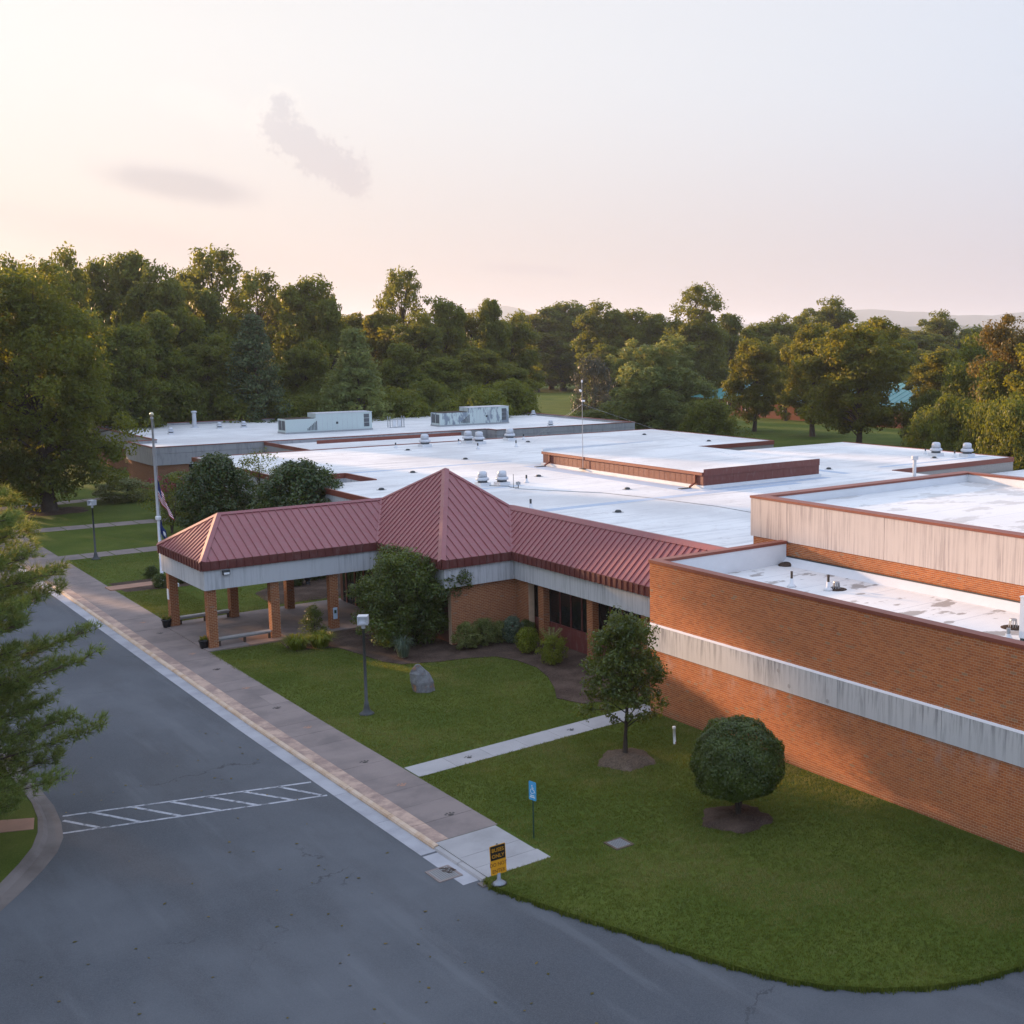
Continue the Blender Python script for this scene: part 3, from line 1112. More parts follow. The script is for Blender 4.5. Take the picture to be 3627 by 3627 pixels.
# distant mountains
def ridge(name, dist, pts, thick):
    """pts: (azimuth, crest height) along an arc; a solid ridge with front and back slopes"""
    b = MB()
    n = len(pts)
    rows = ((-thick, -2.0, 0.0), (-thick * 0.5, 0.45, 0.06), (0.0, 1.0, 0.0), (thick, -0.02, 0.0))
    for dr, hf, _ in rows:
        for i, (a, h) in enumerate(pts):
            r_ = dist + dr + thick * 0.12 * math.sin(i * 2.3)
            z = -0.5 if hf < 0 else h * hf * (1 + (0.10 * math.sin(i * 3.7) if 0 < hf < 1 else 0))
            b.v.append((r_ * math.sin(a), r_ * math.cos(a), z))
    for k in range(len(rows) - 1):
        for i in range(n - 1):
            b.f.append((k * n + i, k * n + i + 1, (k + 1) * n + i + 1, (k + 1) * n + i))
            b.r.append(0.5)
    return tag(b.obj(name, M['mountain'], None, True), kind='structure')


def crest(a0, a1, n, base, bumps, jit, seed):
    rr = random.Random(seed)
    res = []
    for i in range(n):
        a = a0 + (a1 - a0) * i / (n - 1)
        h = base + sum(hh * math.exp(-((a - c) / s_) ** 2) for c, hh, s_ in bumps) + rr.uniform(-jit, jit)
        res.append((a, h))
    return res


# azimuths from +Y towards +X, in radians
ridge('mountain_ridge', 8600, crest(-0.1, 1.5, 120, 80, ((0.545, 108, 0.035), (0.48, 80, 0.06), (0.82, 90, 0.05), (0.88, 62, 0.05), (0.98, 88, 0.06), (1.1, 84, 0.08), (0.2, 56, 0.1), (0.36, 56, 0.05)), 3.2, 3), 1300)
ridge('near_hills', 4300, crest(-0.1, 1.5, 110, 28, ((0.90, 19, 0.03), (0.86, 11, 0.02), (0.98, 10, 0.05), (0.7, 9, 0.05)), 2.0, 9), 550)

# ------------------------------------------------------------------ school building
BL, BH = 0.2032, 0.0813          # brick module with its joint
JT = 0.015


def brick_boxes(o, u, v, nrm, width, height, proud=0.007, seed=1, skip=None):
    """running-bond bricks on a rectangle; returns vertex boxes (N,8,3), centres (N,2), rnd"""
    r_ = np.random.default_rng(seed)
    o, u, v, nrm = [np.array(q, float) for q in (o, u, v, nrm)]
    rows = int(round(height / BH))
    bh = height / rows
    A, C = [], []
    for j in range(rows):
        off = -BL / 2 if j % 2 else 0.0
        x = off
        while x < width - 1e-6:
            a, b = max(x, 0) + JT / 2, min(x + BL, width) - JT / 2
            if b - a > 0.02:
                A.append((a, b, j * bh + JT / 2, (j + 1) * bh - JT / 2))
                C.append(((a + b) / 2, (j + 0.5) * bh))
            x += BL
    A = np.array(A)
    C = np.array(C)
    n = len(A)
    rnd = r_.random(n)
    pr = proud * (0.75 + 0.5 * r_.random(n))
    P = np.zeros((n, 8, 3))
    k = 0
    for d in (0, 1):
        for (iu, iv) in ((0, 2), (1, 2), (1, 3), (0, 3)):
            P[:, k] = o + A[:, iu:iu + 1] * u + A[:, iv:iv + 1] * v + (pr[:, None] if d else 0.0) * nrm - (0 if d else 0.003) * nrm
            k += 1
    return P, C, rnd


def brick_mesh(name, P, rnd, mat, flip=False):
    n = len(P)
    q = np.array([(4, 5, 6, 7), (0, 1, 5, 4), (1, 2, 6, 5), (2, 3, 7, 6), (3, 0, 4, 7)])
    co = P[:, q].reshape(n * 5, 4, 3)
    if flip:
        co = co[:, ::-1]
    return np_mesh(name, co, 4, np.repeat(rnd, 5), mat)


def brick_face(parent, o, u, v, nrm, width, height, seed, mat='brick', pick=None, npick=300):
    """bricks of one wall face; those picked become single parts, the rest one joined part"""
    P, C, rnd = brick_boxes(o, u, v, nrm, width, height, seed=seed)
    uu, vv, nn = Vector(u), Vector(v), Vector(nrm)
    flip = uu.cross(vv).dot(nn) < 0
    sel = np.zeros(len(P), bool)
    if pick is not None:
        order = np.argsort(pick(C))
        sel[order[:npick]] = True
        variants = {}
        for i in np.nonzero(sel)[0]:
            wd = round(float(np.linalg.norm(P[i, 1] - P[i, 0])), 2)
            key = (wd, int(rnd[i] * 11.99))
            c = P[i].mean(0)
            if key not in variants:
                variants[key] = brick_mesh('brick', (P[i:i + 1] - c), np.array([(key[1] + 0.5) / 12]), M[mat], flip)
            b = link('brick', variants[key], parent)
            b.location = c
    rest = ~sel
    tag(link('brickwork', brick_mesh('brickwork', P[rest], rnd[rest], M[mat], flip), parent), kind='stuff')


school = thing('school_building', (29.0, 38.0, 0.0), 'long low brick school with white flat roofs and red metal entrance roof', 'building')

XW = 28.98
YW = 37.38
# ---- near wing
wall = MB()
wall.box(XW, XW + 0.3, 6.0, YW, -0.15, 6.08)
wall.box(XW + 0.3, 36.2, YW - 0.3, YW, -0.15, 6.08)
wall_o = wall.obj('brick_wall', M['mortar'], school)
brick_face(wall_o, (XW, YW, 0.0), (0, -1, 0), (0, 0, 1), (-1, 0, 0), 21.4, 2.61, 11, pick=lambda C: np.hypot((YW - C[:, 0]) - 20.9, (C[:, 1] - 1.75) * 1.3))
brick_face(wall_o, (XW, YW, 3.62), (0, -1, 0), (0, 0, 1), (-1, 0, 0), 21.4, 2.46, 12, mat='brick_plain')
brick_face(wall_o, (29.3, YW, 0.0), (1, 0, 0), (0, 0, 1), (0, 1, 0), 2.4, 6.0, 13, mat='brick_plain')
ys = [YW + 0.06, 31.42, 27.05, 22.68, 18.3, 13.9, 6.0]
for i in range(len(ys) - 1):
    b = MB().box(XW - 0.10, XW + 0.02, ys[i + 1] + 0.008, ys[i] - 0.008, 2.61, 3.60)
    cb_ = b.obj('concrete_band', M['wing_concrete'], school)
    y0_, y1_ = ys[i + 1] + 0.008, ys[i] - 0.008
    MB().slab([(XW - 0.105, y0_, 3.603), (XW - 0.001, y0_, 3.665), (XW - 0.001, y1_, 3.665), (XW - 0.105, y1_, 3.603)], (-0.5, 0, 0.85), 0.02).obj('skylit_ledge', M['parapet_white'], cb_)  # bright skylight on the band top is put in as white
MB().box(XW - 0.012, XW, 6, YW, 2.595, 2.61).obj('shadow_joint', M['dark_gap'], school)
# round lifting-point patches on the band
for py, pz in ((29.9, 3.30), (29.35, 2.86), (27.5, 2.75)):
    pt = MB()
    pt.poly([(XW - 0.104, py + 0.075 * math.cos(2 * math.pi * j / 12), pz + 0.075 * math.sin(2 * math.pi * j / 12)) for j in range(12)])
    pt.obj('patch', M['new_concrete'], school)
# copings (red metal caps) with joints every 3 m


def coping(x0, x1, y0, y1, z0, z1, axis, parent=school, step=3.05, mat='coping_metal'):
    if axis == 'y':
        y = y1
        while y > y0 + 0.05:
            a = max(y - step, y0)
            MB().box(x0, x1, a + 0.004, y - 0.004, z0, z1).obj('coping', M[mat], parent)
            y = a
    else:
        x = x0
        while x < x1 - 0.05:
            a = min(x + step, x1)
            MB().box(x + 0.004, a - 0.004, y0, y1, z0, z1).obj('coping', M[mat], parent)
            x = a


coping(XW - 0.04, XW + 0.36, 6.0, YW + 0.04, 6.08, 6.20, 'y')
coping(XW + 0.365, 36.22, YW - 0.36, YW + 0.04, 6.08, 6.195, 'x')
MB().box(XW + 0.30, XW + 0.315, 6, YW - 0.3, 5.2, 6.08).box(XW + 0.315, 36.2, YW - 0.325, YW - 0.3, 5.2, 6.08).obj('parapet_lining', M['parapet_white'], school)
low = MB().box(XW + 0.3, 36.25, 6, YW - 0.3, 5.05, 5.2)
low.prism([(35.75, 6), (36.26, 6), (36.26, YW - 0.33), (35.75, YW - 0.33)], 5.2, 5.205)
low.obj('flat_roof', M['membrane_stained'], school)
cant = MB().poly([(35.85, 6, 5.206), (36.22, 6, 5.50), (36.22, YW - 0.33, 5.50), (35.85, YW - 0.33, 5.206)][::-1])
cant.obj('roof_upstand', M['parapet_white'], school)
MB().box(36.20, 36.26, 6, YW - 0.33, 5.50, 5.545).obj('flashing', M['dark_iron'], school)

# ---- gymnasium
XG, YG, XE = 36.24, 39.39, 51.42
gw = MB().box(XG + 0.07, XG + 0.5, 4, YG - 0.12, 0, 7.8).box(XG + 0.5, XE - 0.1, YG - 0.55, YG - 0.12, 0, 7.8).box(XE - 0.4, XE - 0.1, 4, YG - 0.55, 0, 7.8)
gw_o = gw.obj('gym_wall', M['mortar'], school)
brick_face(gw_o, (XG + 0.07, YG - 0.12, 5.53), (0, -1, 0), (0, 0, 1), (-1, 0, 0), 17.5, 0.61, 21, mat='brick_plain')
for ya, yb in ((YG, 31.56), (31.56, 23.7), (23.7, 15.9), (15.9, 4)):
    MB().box(XG, XG + 0.12, yb + 0.008, ya - 0.008, 6.14, 7.84).obj('concrete_panel', M['gym_concrete'], school)
for xa, xb in ((XG + 0.125, 43.8), (43.8, XE)):
    MB().box(xa + 0.008, xb - 0.008, YG - 0.12, YG, 6.14, 7.84).obj('concrete_panel', M['gym_concrete'], school)
coping(XG - 0.03, XG + 0.55, 4.0, YG + 0.03, 7.84, 7.94, 'y')
coping(XG + 0.555, XE + 0.03, YG - 0.60, YG + 0.03, 7.84, 7.935, 'x')
coping(XE - 0.45, XE + 0.03, 4.0, YG - 0.605, 7.84, 7.938, 'y')
MB().box(XG + 0.501, XG + 0.52, 4, YG - 0.57, 7.45, 7.84).box(XG + 0.501, XE - 0.4, YG - 0.57, YG - 0.551, 7.45, 7.84).box(XE - 0.42, XE - 0.401, 4, YG - 0.571, 7.45, 7.84).obj('parapet_lining', M['parapet_white'], school)
MB().box(XG + 0.49, XE - 0.39, 4, YG - 0.54, 7.3, 7.46).obj('flat_roof', M['membrane_gym'], school)

# ---- main block under the wide flat roof
ZR = 4.7
roof_parts = [(33.15, 34.6, 80.9, 85.9), (33.15, 71.0, 39.4, 80.9), (37.9, 71.0, 80.9, 85.9), (33.15, 71.0, 85.9, 105.7), (71.0, 82.3, 86.2, 105.7), (71.0, 86.5, 61.2, 80.9), (51.45, 71.0, 10.0, 39.4)]
for x0, x1, y0, y1 in roof_parts:
    MB().box(x0, x1, y0, y1, ZR - 0.25, ZR).obj('flat_roof', M['membrane'], school)
MB().box(71.0, 110.0, 20.0, 61.0, 3.3, 3.6).obj('flat_roof', M['membrane'], school)
# red edge strips and walls where the roof steps back
def edge_x(y, x0, x1, zt, face_mat='aggregate', zb=0.0, dn=0.34, n=-1):
    """wall facing -y (n=-1) along x with its red roof-edge strip"""
    ya, yb = (y - 0.05, y + 0.1)
    MB().box(x0, x1, y - 0.02, y + 0.1, zb, zt - dn).obj('wall', M[face_mat], school)
    coping(x0, x1 + 0.05, y - 0.07, y + 0.06, zt - dn, zt + 0.05, 'x', mat='coping_metal')


edge_x(86.2, 71.05, 82.3, ZR)
edge_x(61.2, 71.05, 86.5, ZR)
coping(82.28, 82.36, 86.2, 105.7, ZR - 0.3, ZR + 0.05, 'y')
coping(86.48, 86.56, 61.2, 80.9, ZR - 0.3, ZR + 0.05, 'y')
MB().box(82.2, 82.27, 86.3, 105.6, 0, ZR - 0.3).box(86.4, 86.47, 61.3, 80.8, 0, ZR - 0.3).obj('wall', M['aggregate'], school)
coping(33.15, 82.3, 105.65, 105.80, ZR - 0.3, ZR + 0.06, 'x')
MB().box(33.2, 82.2, 105.55, 105.64, 0, ZR - 0.3).obj('wall', M['grey_concrete'], school)
# light well in the roof behind the trees
coping(34.6, 37.9, 85.86, 86.02, ZR - 0.30, ZR + 0.09, 'x')
coping(37.86, 38.02, 80.86, 85.85, ZR - 0.30, ZR + 0.09, 'y')
MB().box(34.6, 37.88, 85.8, 85.86, 0, ZR - 0.3).box(37.80, 37.86, 80.9, 85.8, 0, ZR - 0.3).obj('wall', M['fascia_concrete'], school)
MB().box(34.6, 37.8, 80.9, 85.8, 2.6, 2.75).obj('flat_roof', M['membrane'], school)
# left elevation
MB().box(33.2, 33.4, 65.0, 105.6, 0, 2.92).obj('wall', M['far_wall'], school)
for i in range(8):
    y0 = 65.2 + i * 5.05
    MB().box(33.1, 33.25, y0, y0 + 5.03, 2.92, 4.40).obj('concrete_panel', M['fascia_concrete'], school)
coping(33.06, 33.22, 65.0, 105.8, 4.40, 4.76, 'y')
for y0 in (69.0, 74.5, 80.0, 92.0, 97.5):
    wn = MB().box(33.14, 33.2, y0, y0 + 1.8, 1.0, 2.6).obj('window', M['dark_glass'], school)
    f = MB()
    f.box(33.12, 33.14, y0 - 0.06, y0 + 1.86, 2.6, 2.66).box(33.12, 33.14, y0 - 0.06, y0 + 1.86, 0.94, 1.0).box(33.12, 33.14, y0 + 0.87, y0 + 0.93, 1.0, 2.6)
    f.obj('window_frame', M['coping_metal'], wn)
# welded walkway strips across the roof
for (x0, x1, y0, y1) in ((38.2, 52.4, 85.95, 86.55), (34.0, 60.0, 59.9, 60.7), (52.0, 64.0, 60.9, 61.7), (50.9, 52.2, 61.5, 82.0), (66.5, 67.3, 62.0, 80.0), (72, 86, 63.2, 63.7), (38.0, 44.5, 71.4, 71.8)):
    x = x0
    n = 0
    while max(x1 - x0, y1 - y0) - n * 1.5 > 0.01:
        if x1 - x0 > y1 - y0:
            a, b_ = x0 + n * 1.5, min(x0 + n * 1.5 + 1.48, x1)
            MB().box(a, b_, y0, y1, ZR, ZR + 0.008).obj('walk_pad', M['membrane_pad'], school)
        else:
            a, b_ = y0 + n * 1.5, min(y0 + n * 1.5 + 1.48, y1)
            MB().box(x0, x1, a, b_, ZR + 0.001, ZR + 0.009).obj('walk_pad', M['membrane_pad'], school)
        n += 1
# sunken link to the building behind
MB().box(45.5, 66.5, 105.81, 122.3, 3.7, 3.95).obj('flat_roof', M['membrane'], school)
coping(45.4, 45.55, 105.81, 122.3, 3.95, 4.28, 'y')
MB().box(45.42, 45.5, 105.81, 122.3, 0, 3.95).obj('wall', M['grey_concrete'], school)
coping(47.9, 66.5, 105.81, 105.95, 3.95, 4.76, 'x')
coping(50, 66.6, 119.9, 120.05, 3.95, 4.3, 'x')

# ---- rooftop penthouse with red siding
px0, px1, py0, py1 = 52.75, 63.88, 62.05, 81.85
ph = MB().box(px0 - 0.12, px1 + 0.12, py0 - 0.12, py1 + 0.12, ZR, ZR + 0.20)
ph.obj('penthouse_curb', M['parapet_white'], school)
MB().box(px0, px1, py0, py1, ZR + 0.20, 5.80).obj('penthouse_wall', M['red_wall'], school)
y = py0 + 0.02
while y < py1 - 0.05:
    MB().box(px0 - 0.008, px0, y, y + 0.03, ZR + 0.20, 5.60).obj('siding_rib', M['red_wall'], school)
    y += 0.60
x = px0 + 0.3
while x < px1 - 0.05:
    MB().box(x, x + 0.03, py0 - 0.008, py0, ZR + 0.20, 5.54).obj('siding_rib', M['red_wall'], school)
    x += 0.60
MB().box(px0 - 0.16, px0 - 0.002, py0 + 0.0, py1, 5.60, 5.80).obj('gutter', M['coping_metal'], school)
MB().box(px0 - 0.02, px1, py0 - 0.06, py0 - 0.021, 5.55, 6.02).obj('rake_trim', M['red_wall'], school)
MB().box(px0 - 0.02, px1, py1, py1 + 0.06, 5.55, 6.02).obj('rake_trim', M['parapet_white'], school)
pr = MB()
pr.poly([(px0 - 0.14, py0 - 0.02, 5.81), (px1, py0 - 0.02, 5.98), (px1, py1, 5.98), (px0 - 0.14, py1, 5.81)])
pr.poly([(px1, py0, 5.0), (px1, py1, 5.0), (px1, py1, 5.98), (px1, py0, 5.98)])
pr.obj('penthouse_roof', M['membrane'], school)
for yd in (py0 + 0.75, py1 - 1.1):
    d = MB().box(px0 - 0.13, px0 - 0.03, yd, yd + 0.13, ZR + 0.3, 5.6)
    d.bar((px0 - 0.08, yd + 0.065, ZR + 0.33), (px0 - 0.55, yd + 0.065, ZR + 0.09), 0.13, 0.10)
    d.obj('downspout', M['coping_metal'], school)
    MB().box(px0 - 1.4, px0 - 0.5, yd - 0.1, yd + 0.25, ZR, ZR + 0.05).obj('splash_block', M['dark_iron'], school)

# ---- entrance: columns, concrete fascia, soffits
ZF0, ZF1, ZE = 2.92, 3.87, 4.32


def column(x0, y0, w_=0.42):
    c = MB().box(x0 + 0.004, x0 + w_ - 0.004, y0 + 0.004, y0 + w_ - 0.004, -0.1, 2.96).obj('column', M['mortar'], school)
    Pall, rall = [], []
    for (o, u, nrm, fl) in (((x0, y0 + w_, 0), (0, -1, 0), (-1, 0, 0), 0), ((x0, y0, 0), (1, 0, 0), (0, -1, 0), 0), ((x0 + w_, y0, 0), (0, 1, 0), (1, 0, 0), 0), ((x0 + w_, y0 + w_, 0), (-1, 0, 0), (0, 1, 0), 0)):
        P, C, rn = brick_boxes(o, u, (0, 0, 1), nrm, w_, 2.92, seed=int(x0 * 31 + y0 * 7) % 997)
        Pall.append(P)
        rall.append(rn)
    tag(link('brickwork', brick_mesh('brickwork', np.concatenate(Pall), np.concatenate(rall), M['brick_shaded']), c), kind='stuff')
    return c


cols = {}
for i, x0 in enumerate((18.66, 21.72, 24.78)):
    cols['n%d' % i] = column(x0, 58.62)
    cols['f%d' % i] = column(x0, 64.48)
# lettered notices on three of the columns
MB().box(18.62, 18.65, 64.58, 64.82, 1.45, 2.0).obj('notice', M['sign_white'], cols['f0'])
MB().box(24.88, 25.10, 58.585, 58.61, 0.55, 1.15).obj('notice', M['pale_blue_plaque'], cols['n2'])
MB().box(24.93, 25.05, 58.575, 58.584, 0.85, 1.02).obj('notice_mark', M['post_green'], cols['n2'])

F = []


def fascia(x0, x1, y0, y1, seg=4.6):
    """vertical concrete fascia panels"""
    if x1 - x0 > y1 - y0:
        n = max(1, round((x1 - x0) / seg))
        for i in range(n):
            a, b_ = x0 + (x1 - x0) * i / n, x0 + (x1 - x0) * (i + 1) / n
            MB().box(a + 0.004, b_ - 0.004, y0, y1, ZF0, ZF1).obj('fascia_panel', M['fascia_concrete'], school)
    else:
        n = max(1, round((y1 - y0) / seg))
        for i in range(n):
            a, b_ = y0 + (y1 - y0) * i / n, y0 + (y1 - y0) * (i + 1) / n
            MB().box(x0, x1, a + 0.004, b_ - 0.004, ZF0, ZF1).obj('fascia_panel', M['fascia_concrete'], school)


fascia(18.50, 27.50, 58.44, 58.60, 9.0)
fascia(18.50, 18.66, 58.605, 64.90, 7.0)
fascia(18.50, 27.50, 64.905, 65.07, 9.0)
fascia(27.50, 27.66, 51.74, 58.435, 7.0)
fascia(27.50, 31.38, 51.56, 51.735, 5.0)
fascia(31.38, 31.54, YW + 0.01, 51.55, 14.0)
MB().box(18.67, 27.5, 58.61, 64.9, 3.02, 3.06).box(27.67, 31.5, 51.75, 65, 3.02, 3.06).box(31.55, 33.1, YW, 51.74, 3.02, 3.06).obj('soffit', M['parapet_white'], school)
# wall-pack light on the fascia
wl = MB().box(19.36, 19.70, 58.30, 58.44, 3.60, 3.82).obj('wall_light', M['dark_iron'], school)
MB().box(19.40, 19.66, 58.285, 58.298, 3.62, 3.72).obj('lens', M['lens_white'], wl)
# walls below the entrance roof
ew = MB().box(27.95, 31.6, 51.80, 52.1, -0.1, 3.0).box(31.62, 31.95, 50.62, 52.1, -0.1, 3.0)
ew_o = ew.obj('entrance_wall', M['mortar'], school)
brick_face(ew_o, (27.95, 51.80, 0), (1, 0, 0), (0, 0, 1), (0, -1, 0), 3.66, 2.93, 31, mat='brick_shaded')
brick_face(ew_o, (31.62, 51.80, 0), (0, -1, 0), (0, 0, 1), (-1, 0, 0), 1.18, 2.93, 32, mat='brick_shaded')
# lobby box behind the canopy
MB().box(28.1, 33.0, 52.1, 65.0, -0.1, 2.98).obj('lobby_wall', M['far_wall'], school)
for i in range(5):
    y0 = 58.9 + i * 1.15
    dr = MB().box(28.04, 28.095, y0, y0 + 1.05, 0.05, 2.4).obj('door', M['dark_glass'], school)
    MB().box(28.0, 28.03, y0 + 0.46, y0 + 0.58, 0.05, 2.4).obj('door_frame', M['coping_metal'], dr)
# window bays of the right-hand wing
bay_cols = (49.30, 45.15, 41.0)
for yc in bay_cols:
    c = MB().box(31.634, 31.99, yc + 0.004, yc + 0.446, 0.0, 3.0).obj('pier', M['mortar'], school)
    P1, _, r1 = brick_boxes((31.63, yc + 0.45, 0), (0, -1, 0), (0, 0, 1), (-1, 0, 0), 0.45, 2.93, seed=int(yc * 3))
    P2, _, r2 = brick_boxes((31.63, yc, 0), (1, 0, 0), (0, 0, 1), (0, -1, 0), 0.35, 2.93, seed=int(yc * 5))
    tag(link('brickwork', brick_mesh('brickwork', np.concatenate([P1, P2]), np.concatenate([r1, r2]), M['brick_shaded']), c), kind='stuff')
edges = [50.60, 49.75, 49.30, 45.60, 45.15, 41.45, 41.0, YW + 0.02]
for i in range(0, len(edges), 2):
    ya, yb = edges[i], edges[i + 1]
    n = max(1, round((ya - yb) / 0.93))
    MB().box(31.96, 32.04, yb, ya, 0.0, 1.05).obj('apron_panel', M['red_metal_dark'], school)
    for k in range(n):
        a, b_ = yb + (ya - yb) * k / n, yb + (ya - yb) * (k + 1) / n
        wn = MB().box(32.02, 32.05, a + 0.03, b_ - 0.03, 1.08, 3.0).obj('window', M['dark_glass'], school)
        MB().box(31.97, 32.05, a - 0.025, a + 0.025, 1.055, 3.0).obj('mullion', M['red_metal_dark'], wn)
MB().box(32.06, 33.0, YW + 0.02, 50.62, 0.0, 3.0).obj('inner_wall', M['dark_gap'], school)

# ---- red standing-seam roof
def clip(poly, axis_fn, lo, hi):
    """clip a planar polygon to lo <= axis_fn(p) <= hi"""
    def half(pts, sgn, lim):
        res = []
        for i in range(len(pts)):
            a, b_ = pts[i], pts[(i + 1) % len(pts)]
            fa, fb = sgn * (axis_fn(a) - lim), sgn * (axis_fn(b_) - lim)
            if fa >= 0:
                res.append(a)
            if (fa > 0 and fb < 0) or (fa < 0 and fb > 0):
                t_ = fa / (fa - fb)
                res.append(a + (b_ - a) * t_)
        return res
    p = half(poly, 1, lo)
    return half(p, -1, hi) if len(p) >= 3 else []


roof_o = MB().box(29.5, 29.9, 61.6, 61.9, 5.7, 5.9).obj('metal_roof', M['red_metal'], school)
PITCH_S = 0.405


def slope(pts, axis, lip=True, start=None, skin=True):
    """pans with standing seams on one roof plane; each pan turns down over the eave"""
    pts = [Vector(p) for p in pts]
    nrm = (pts[1] - pts[0]).cross(pts[2] - pts[0]).normalized()
    if nrm.z < 0:
        nrm = -nrm
        pts = pts[::-1]
    ax = 0 if axis == 'x' else 1
    fn = lambda p: p[ax]
    lo, hi = min(fn(p) for p in pts), max(fn(p) for p in pts)
    ez = min(p.z for p in pts)
    outw = Vector((nrm.x, nrm.y, 0)).normalized()
    a = lo
    while a < hi - 0.02:
        b_ = min(a + PITCH_S, hi)
        q = clip(pts, fn, a, b_)
        if len(q) >= 3:
            rv = random.random()
            m_ = MB().slab(q, nrm, 0.03, rv)
            # seam along the a-side
            on = sorted([p for p in q if abs(fn(p) - a) < 1e-4], key=lambda p: p.z)
            if len(on) >= 2 and (on[-1] - on[0]).length > 0.06:
                m_.bar(on[0] + nrm * 0.022, on[-1] + nrm * 0.022, 0.028, 0.05, nrm, rv)
            m_.obj('roof_pan', M['red_metal'], roof_o)
            ev = [p for p in q if abs(p.z - ez) < 1e-4]
            if lip and len(ev) >= 2:
                x0, x1 = min(p.x for p in ev), max(p.x for p in ev)
                y0, y1 = min(p.y for p in ev), max(p.y for p in ev)
                e0, e1 = Vector((x0, y0, ez)), Vector((x1, y1, ez))
                o2 = outw * 0.055
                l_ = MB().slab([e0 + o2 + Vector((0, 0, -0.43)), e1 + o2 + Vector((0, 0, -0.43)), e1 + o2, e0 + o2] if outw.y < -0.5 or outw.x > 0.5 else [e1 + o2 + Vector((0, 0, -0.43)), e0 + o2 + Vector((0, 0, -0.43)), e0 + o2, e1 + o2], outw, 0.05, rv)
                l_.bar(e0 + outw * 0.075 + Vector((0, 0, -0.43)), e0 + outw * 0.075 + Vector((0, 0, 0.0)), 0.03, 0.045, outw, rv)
                l_.obj('eave_pan', M['red_metal_dark'], roof_o)  # darker copy of the pan metal: eave shade is put in the colour
        a = b_


ZT = 6.08
AP = (31.24, 58.1, 7.89)
slope([(18.42, 58.4, ZE), (27.35, 58.4, ZE), (29.25, 61.75, ZT), (20.4, 61.75, ZT)], 'x')
slope([(18.42, 65.1, ZE), (18.42, 58.4, ZE), (20.4, 61.75, ZT)], 'y')
slope([(18.42, 65.1, ZE), (27.35, 65.1, ZE), (29.25, 61.75, ZT), (20.4, 61.75, ZT)], 'x')
slope([(27.35, 51.5, ZE), (27.35, 58.4, ZE), (29.25, 61.75, 6.064), AP], 'y')
slope([(27.35, 51.5, ZE), (31.25, 51.5, ZE), (33.15, 54.75, 6.078), AP], 'x')
slope([(31.25, YW + 0.02, ZE), (31.25, 51.5, ZE), (33.15, 54.75, ZT), (33.15, YW + 0.02, ZT)], 'y')
# hidden far side of the hip
MB().slab([AP, (33.15, 54.75, 6.05), (35.1, 51.5, 4.72), (35.1, 64.7, 4.72)], (1, 0, 0.5), 0.03).slab([AP, (35.1, 64.7, 4.72), (27.35, 65.1, 4.72), (29.25, 61.75, 6.05)], (0, 1, 0.5), 0.03).obj('roof_back', M['red_metal'], roof_o)
MB().box(33.16, 33.22, YW + 0.02, 54.75, ZR, 6.06).obj('screen_back', M['parapet_white'], roof_o)


def cap(a, b_, wd=0.26, lift=0.055, th=0.035, n1=None, n2=None):
    """folded ridge / hip cap made of two flanges"""
    a, b_ = Vector(a), Vector(b_)
    d = (b_ - a).normalized()
    m_ = MB()
    for nn in (n1, n2):
        nn = Vector(nn).normalized()
        s = d.cross(nn).normalized()
        other = Vector(n2 if nn == Vector(n1).normalized() else n1).normalized()
        if s.dot(other) > 0:
            s = -s
        p0, p1 = a + Vector((0, 0, lift + 0.02)), b_ + Vector((0, 0, lift + 0.02))
        q = [p0, p1, p1 + s * wd - Vector((0, 0, 0.02)), p0 + s * wd - Vector((0, 0, 0.02))]
        if (q[1] - q[0]).cross(q[2] - q[0]).dot(nn) < 0:
            q = q[::-1]
        m_.slab(q, nn, th)
    m_.obj('ridge_cap', M['red_metal'], roof_o)


nS = Vector((0, -1.76, 3.35))
nN = Vector((0, 1.76, 3.35))
nWh = Vector((-1.76, 0, 1.98))
nPW = Vector((-3.57, 0, 3.89))
nPS = Vector((0, -3.57, 6.6))
cap((20.4, 61.75, ZT), (29.3, 61.75, ZT), 0.18, n1=nS, n2=nN)
cap((18.40, 58.38, ZE), (20.4, 61.75, ZT), 0.20, n1=nS, n2=nWh)
cap((18.40, 65.12, ZE), (20.4, 61.75, ZT), 0.20, n1=nN, n2=nWh)
cap((27.33, 51.48, ZE), AP, 0.22, n1=nPS, n2=nPW)
cap((29.25, 61.75, 6.06), AP, 0.14, n1=nPW, n2=nN)
cap((33.15, 54.75, 6.08), AP, 0.14, n1=nPS, n2=(3.57, 0, 3.89))
cap((33.15, YW + 0.02, ZT), (33.15, 54.75, ZT), 0.26, n1=(-1.76, 0, 1.9), n2=(0.05, 0, 1))
# valley flashings
for a, b_ in (((27.35, 58.4, ZE), (29.25, 61.75, ZT)), ((31.25, 51.5, ZE), (33.15, 54.75, ZT))):
    MB().bar(Vector(a) + Vector((0, 0, 0.03)), Vector(b_) + Vector((0, 0, 0.03)), 0.12, 0.03).obj('valley', M['red_metal'], roof_o)

# ------------------------------------------------------------------ classroom building behind
classb = thing('classroom_building', (34.7, 122.4, 0), 'far flat-roofed brick block with grey concrete band and two rooftop units', 'building')
ZC0, ZC1, ZC2 = 2.54, 3.66, 4.27


def cwall(x0, x1, y0, y1):
    MB().box(x0 + 0.06, x1 - 0.06, y0 + 0.06, y1 - 0.06, -0.1, ZC0).obj('brick_wall', M['brick_far'], classb)


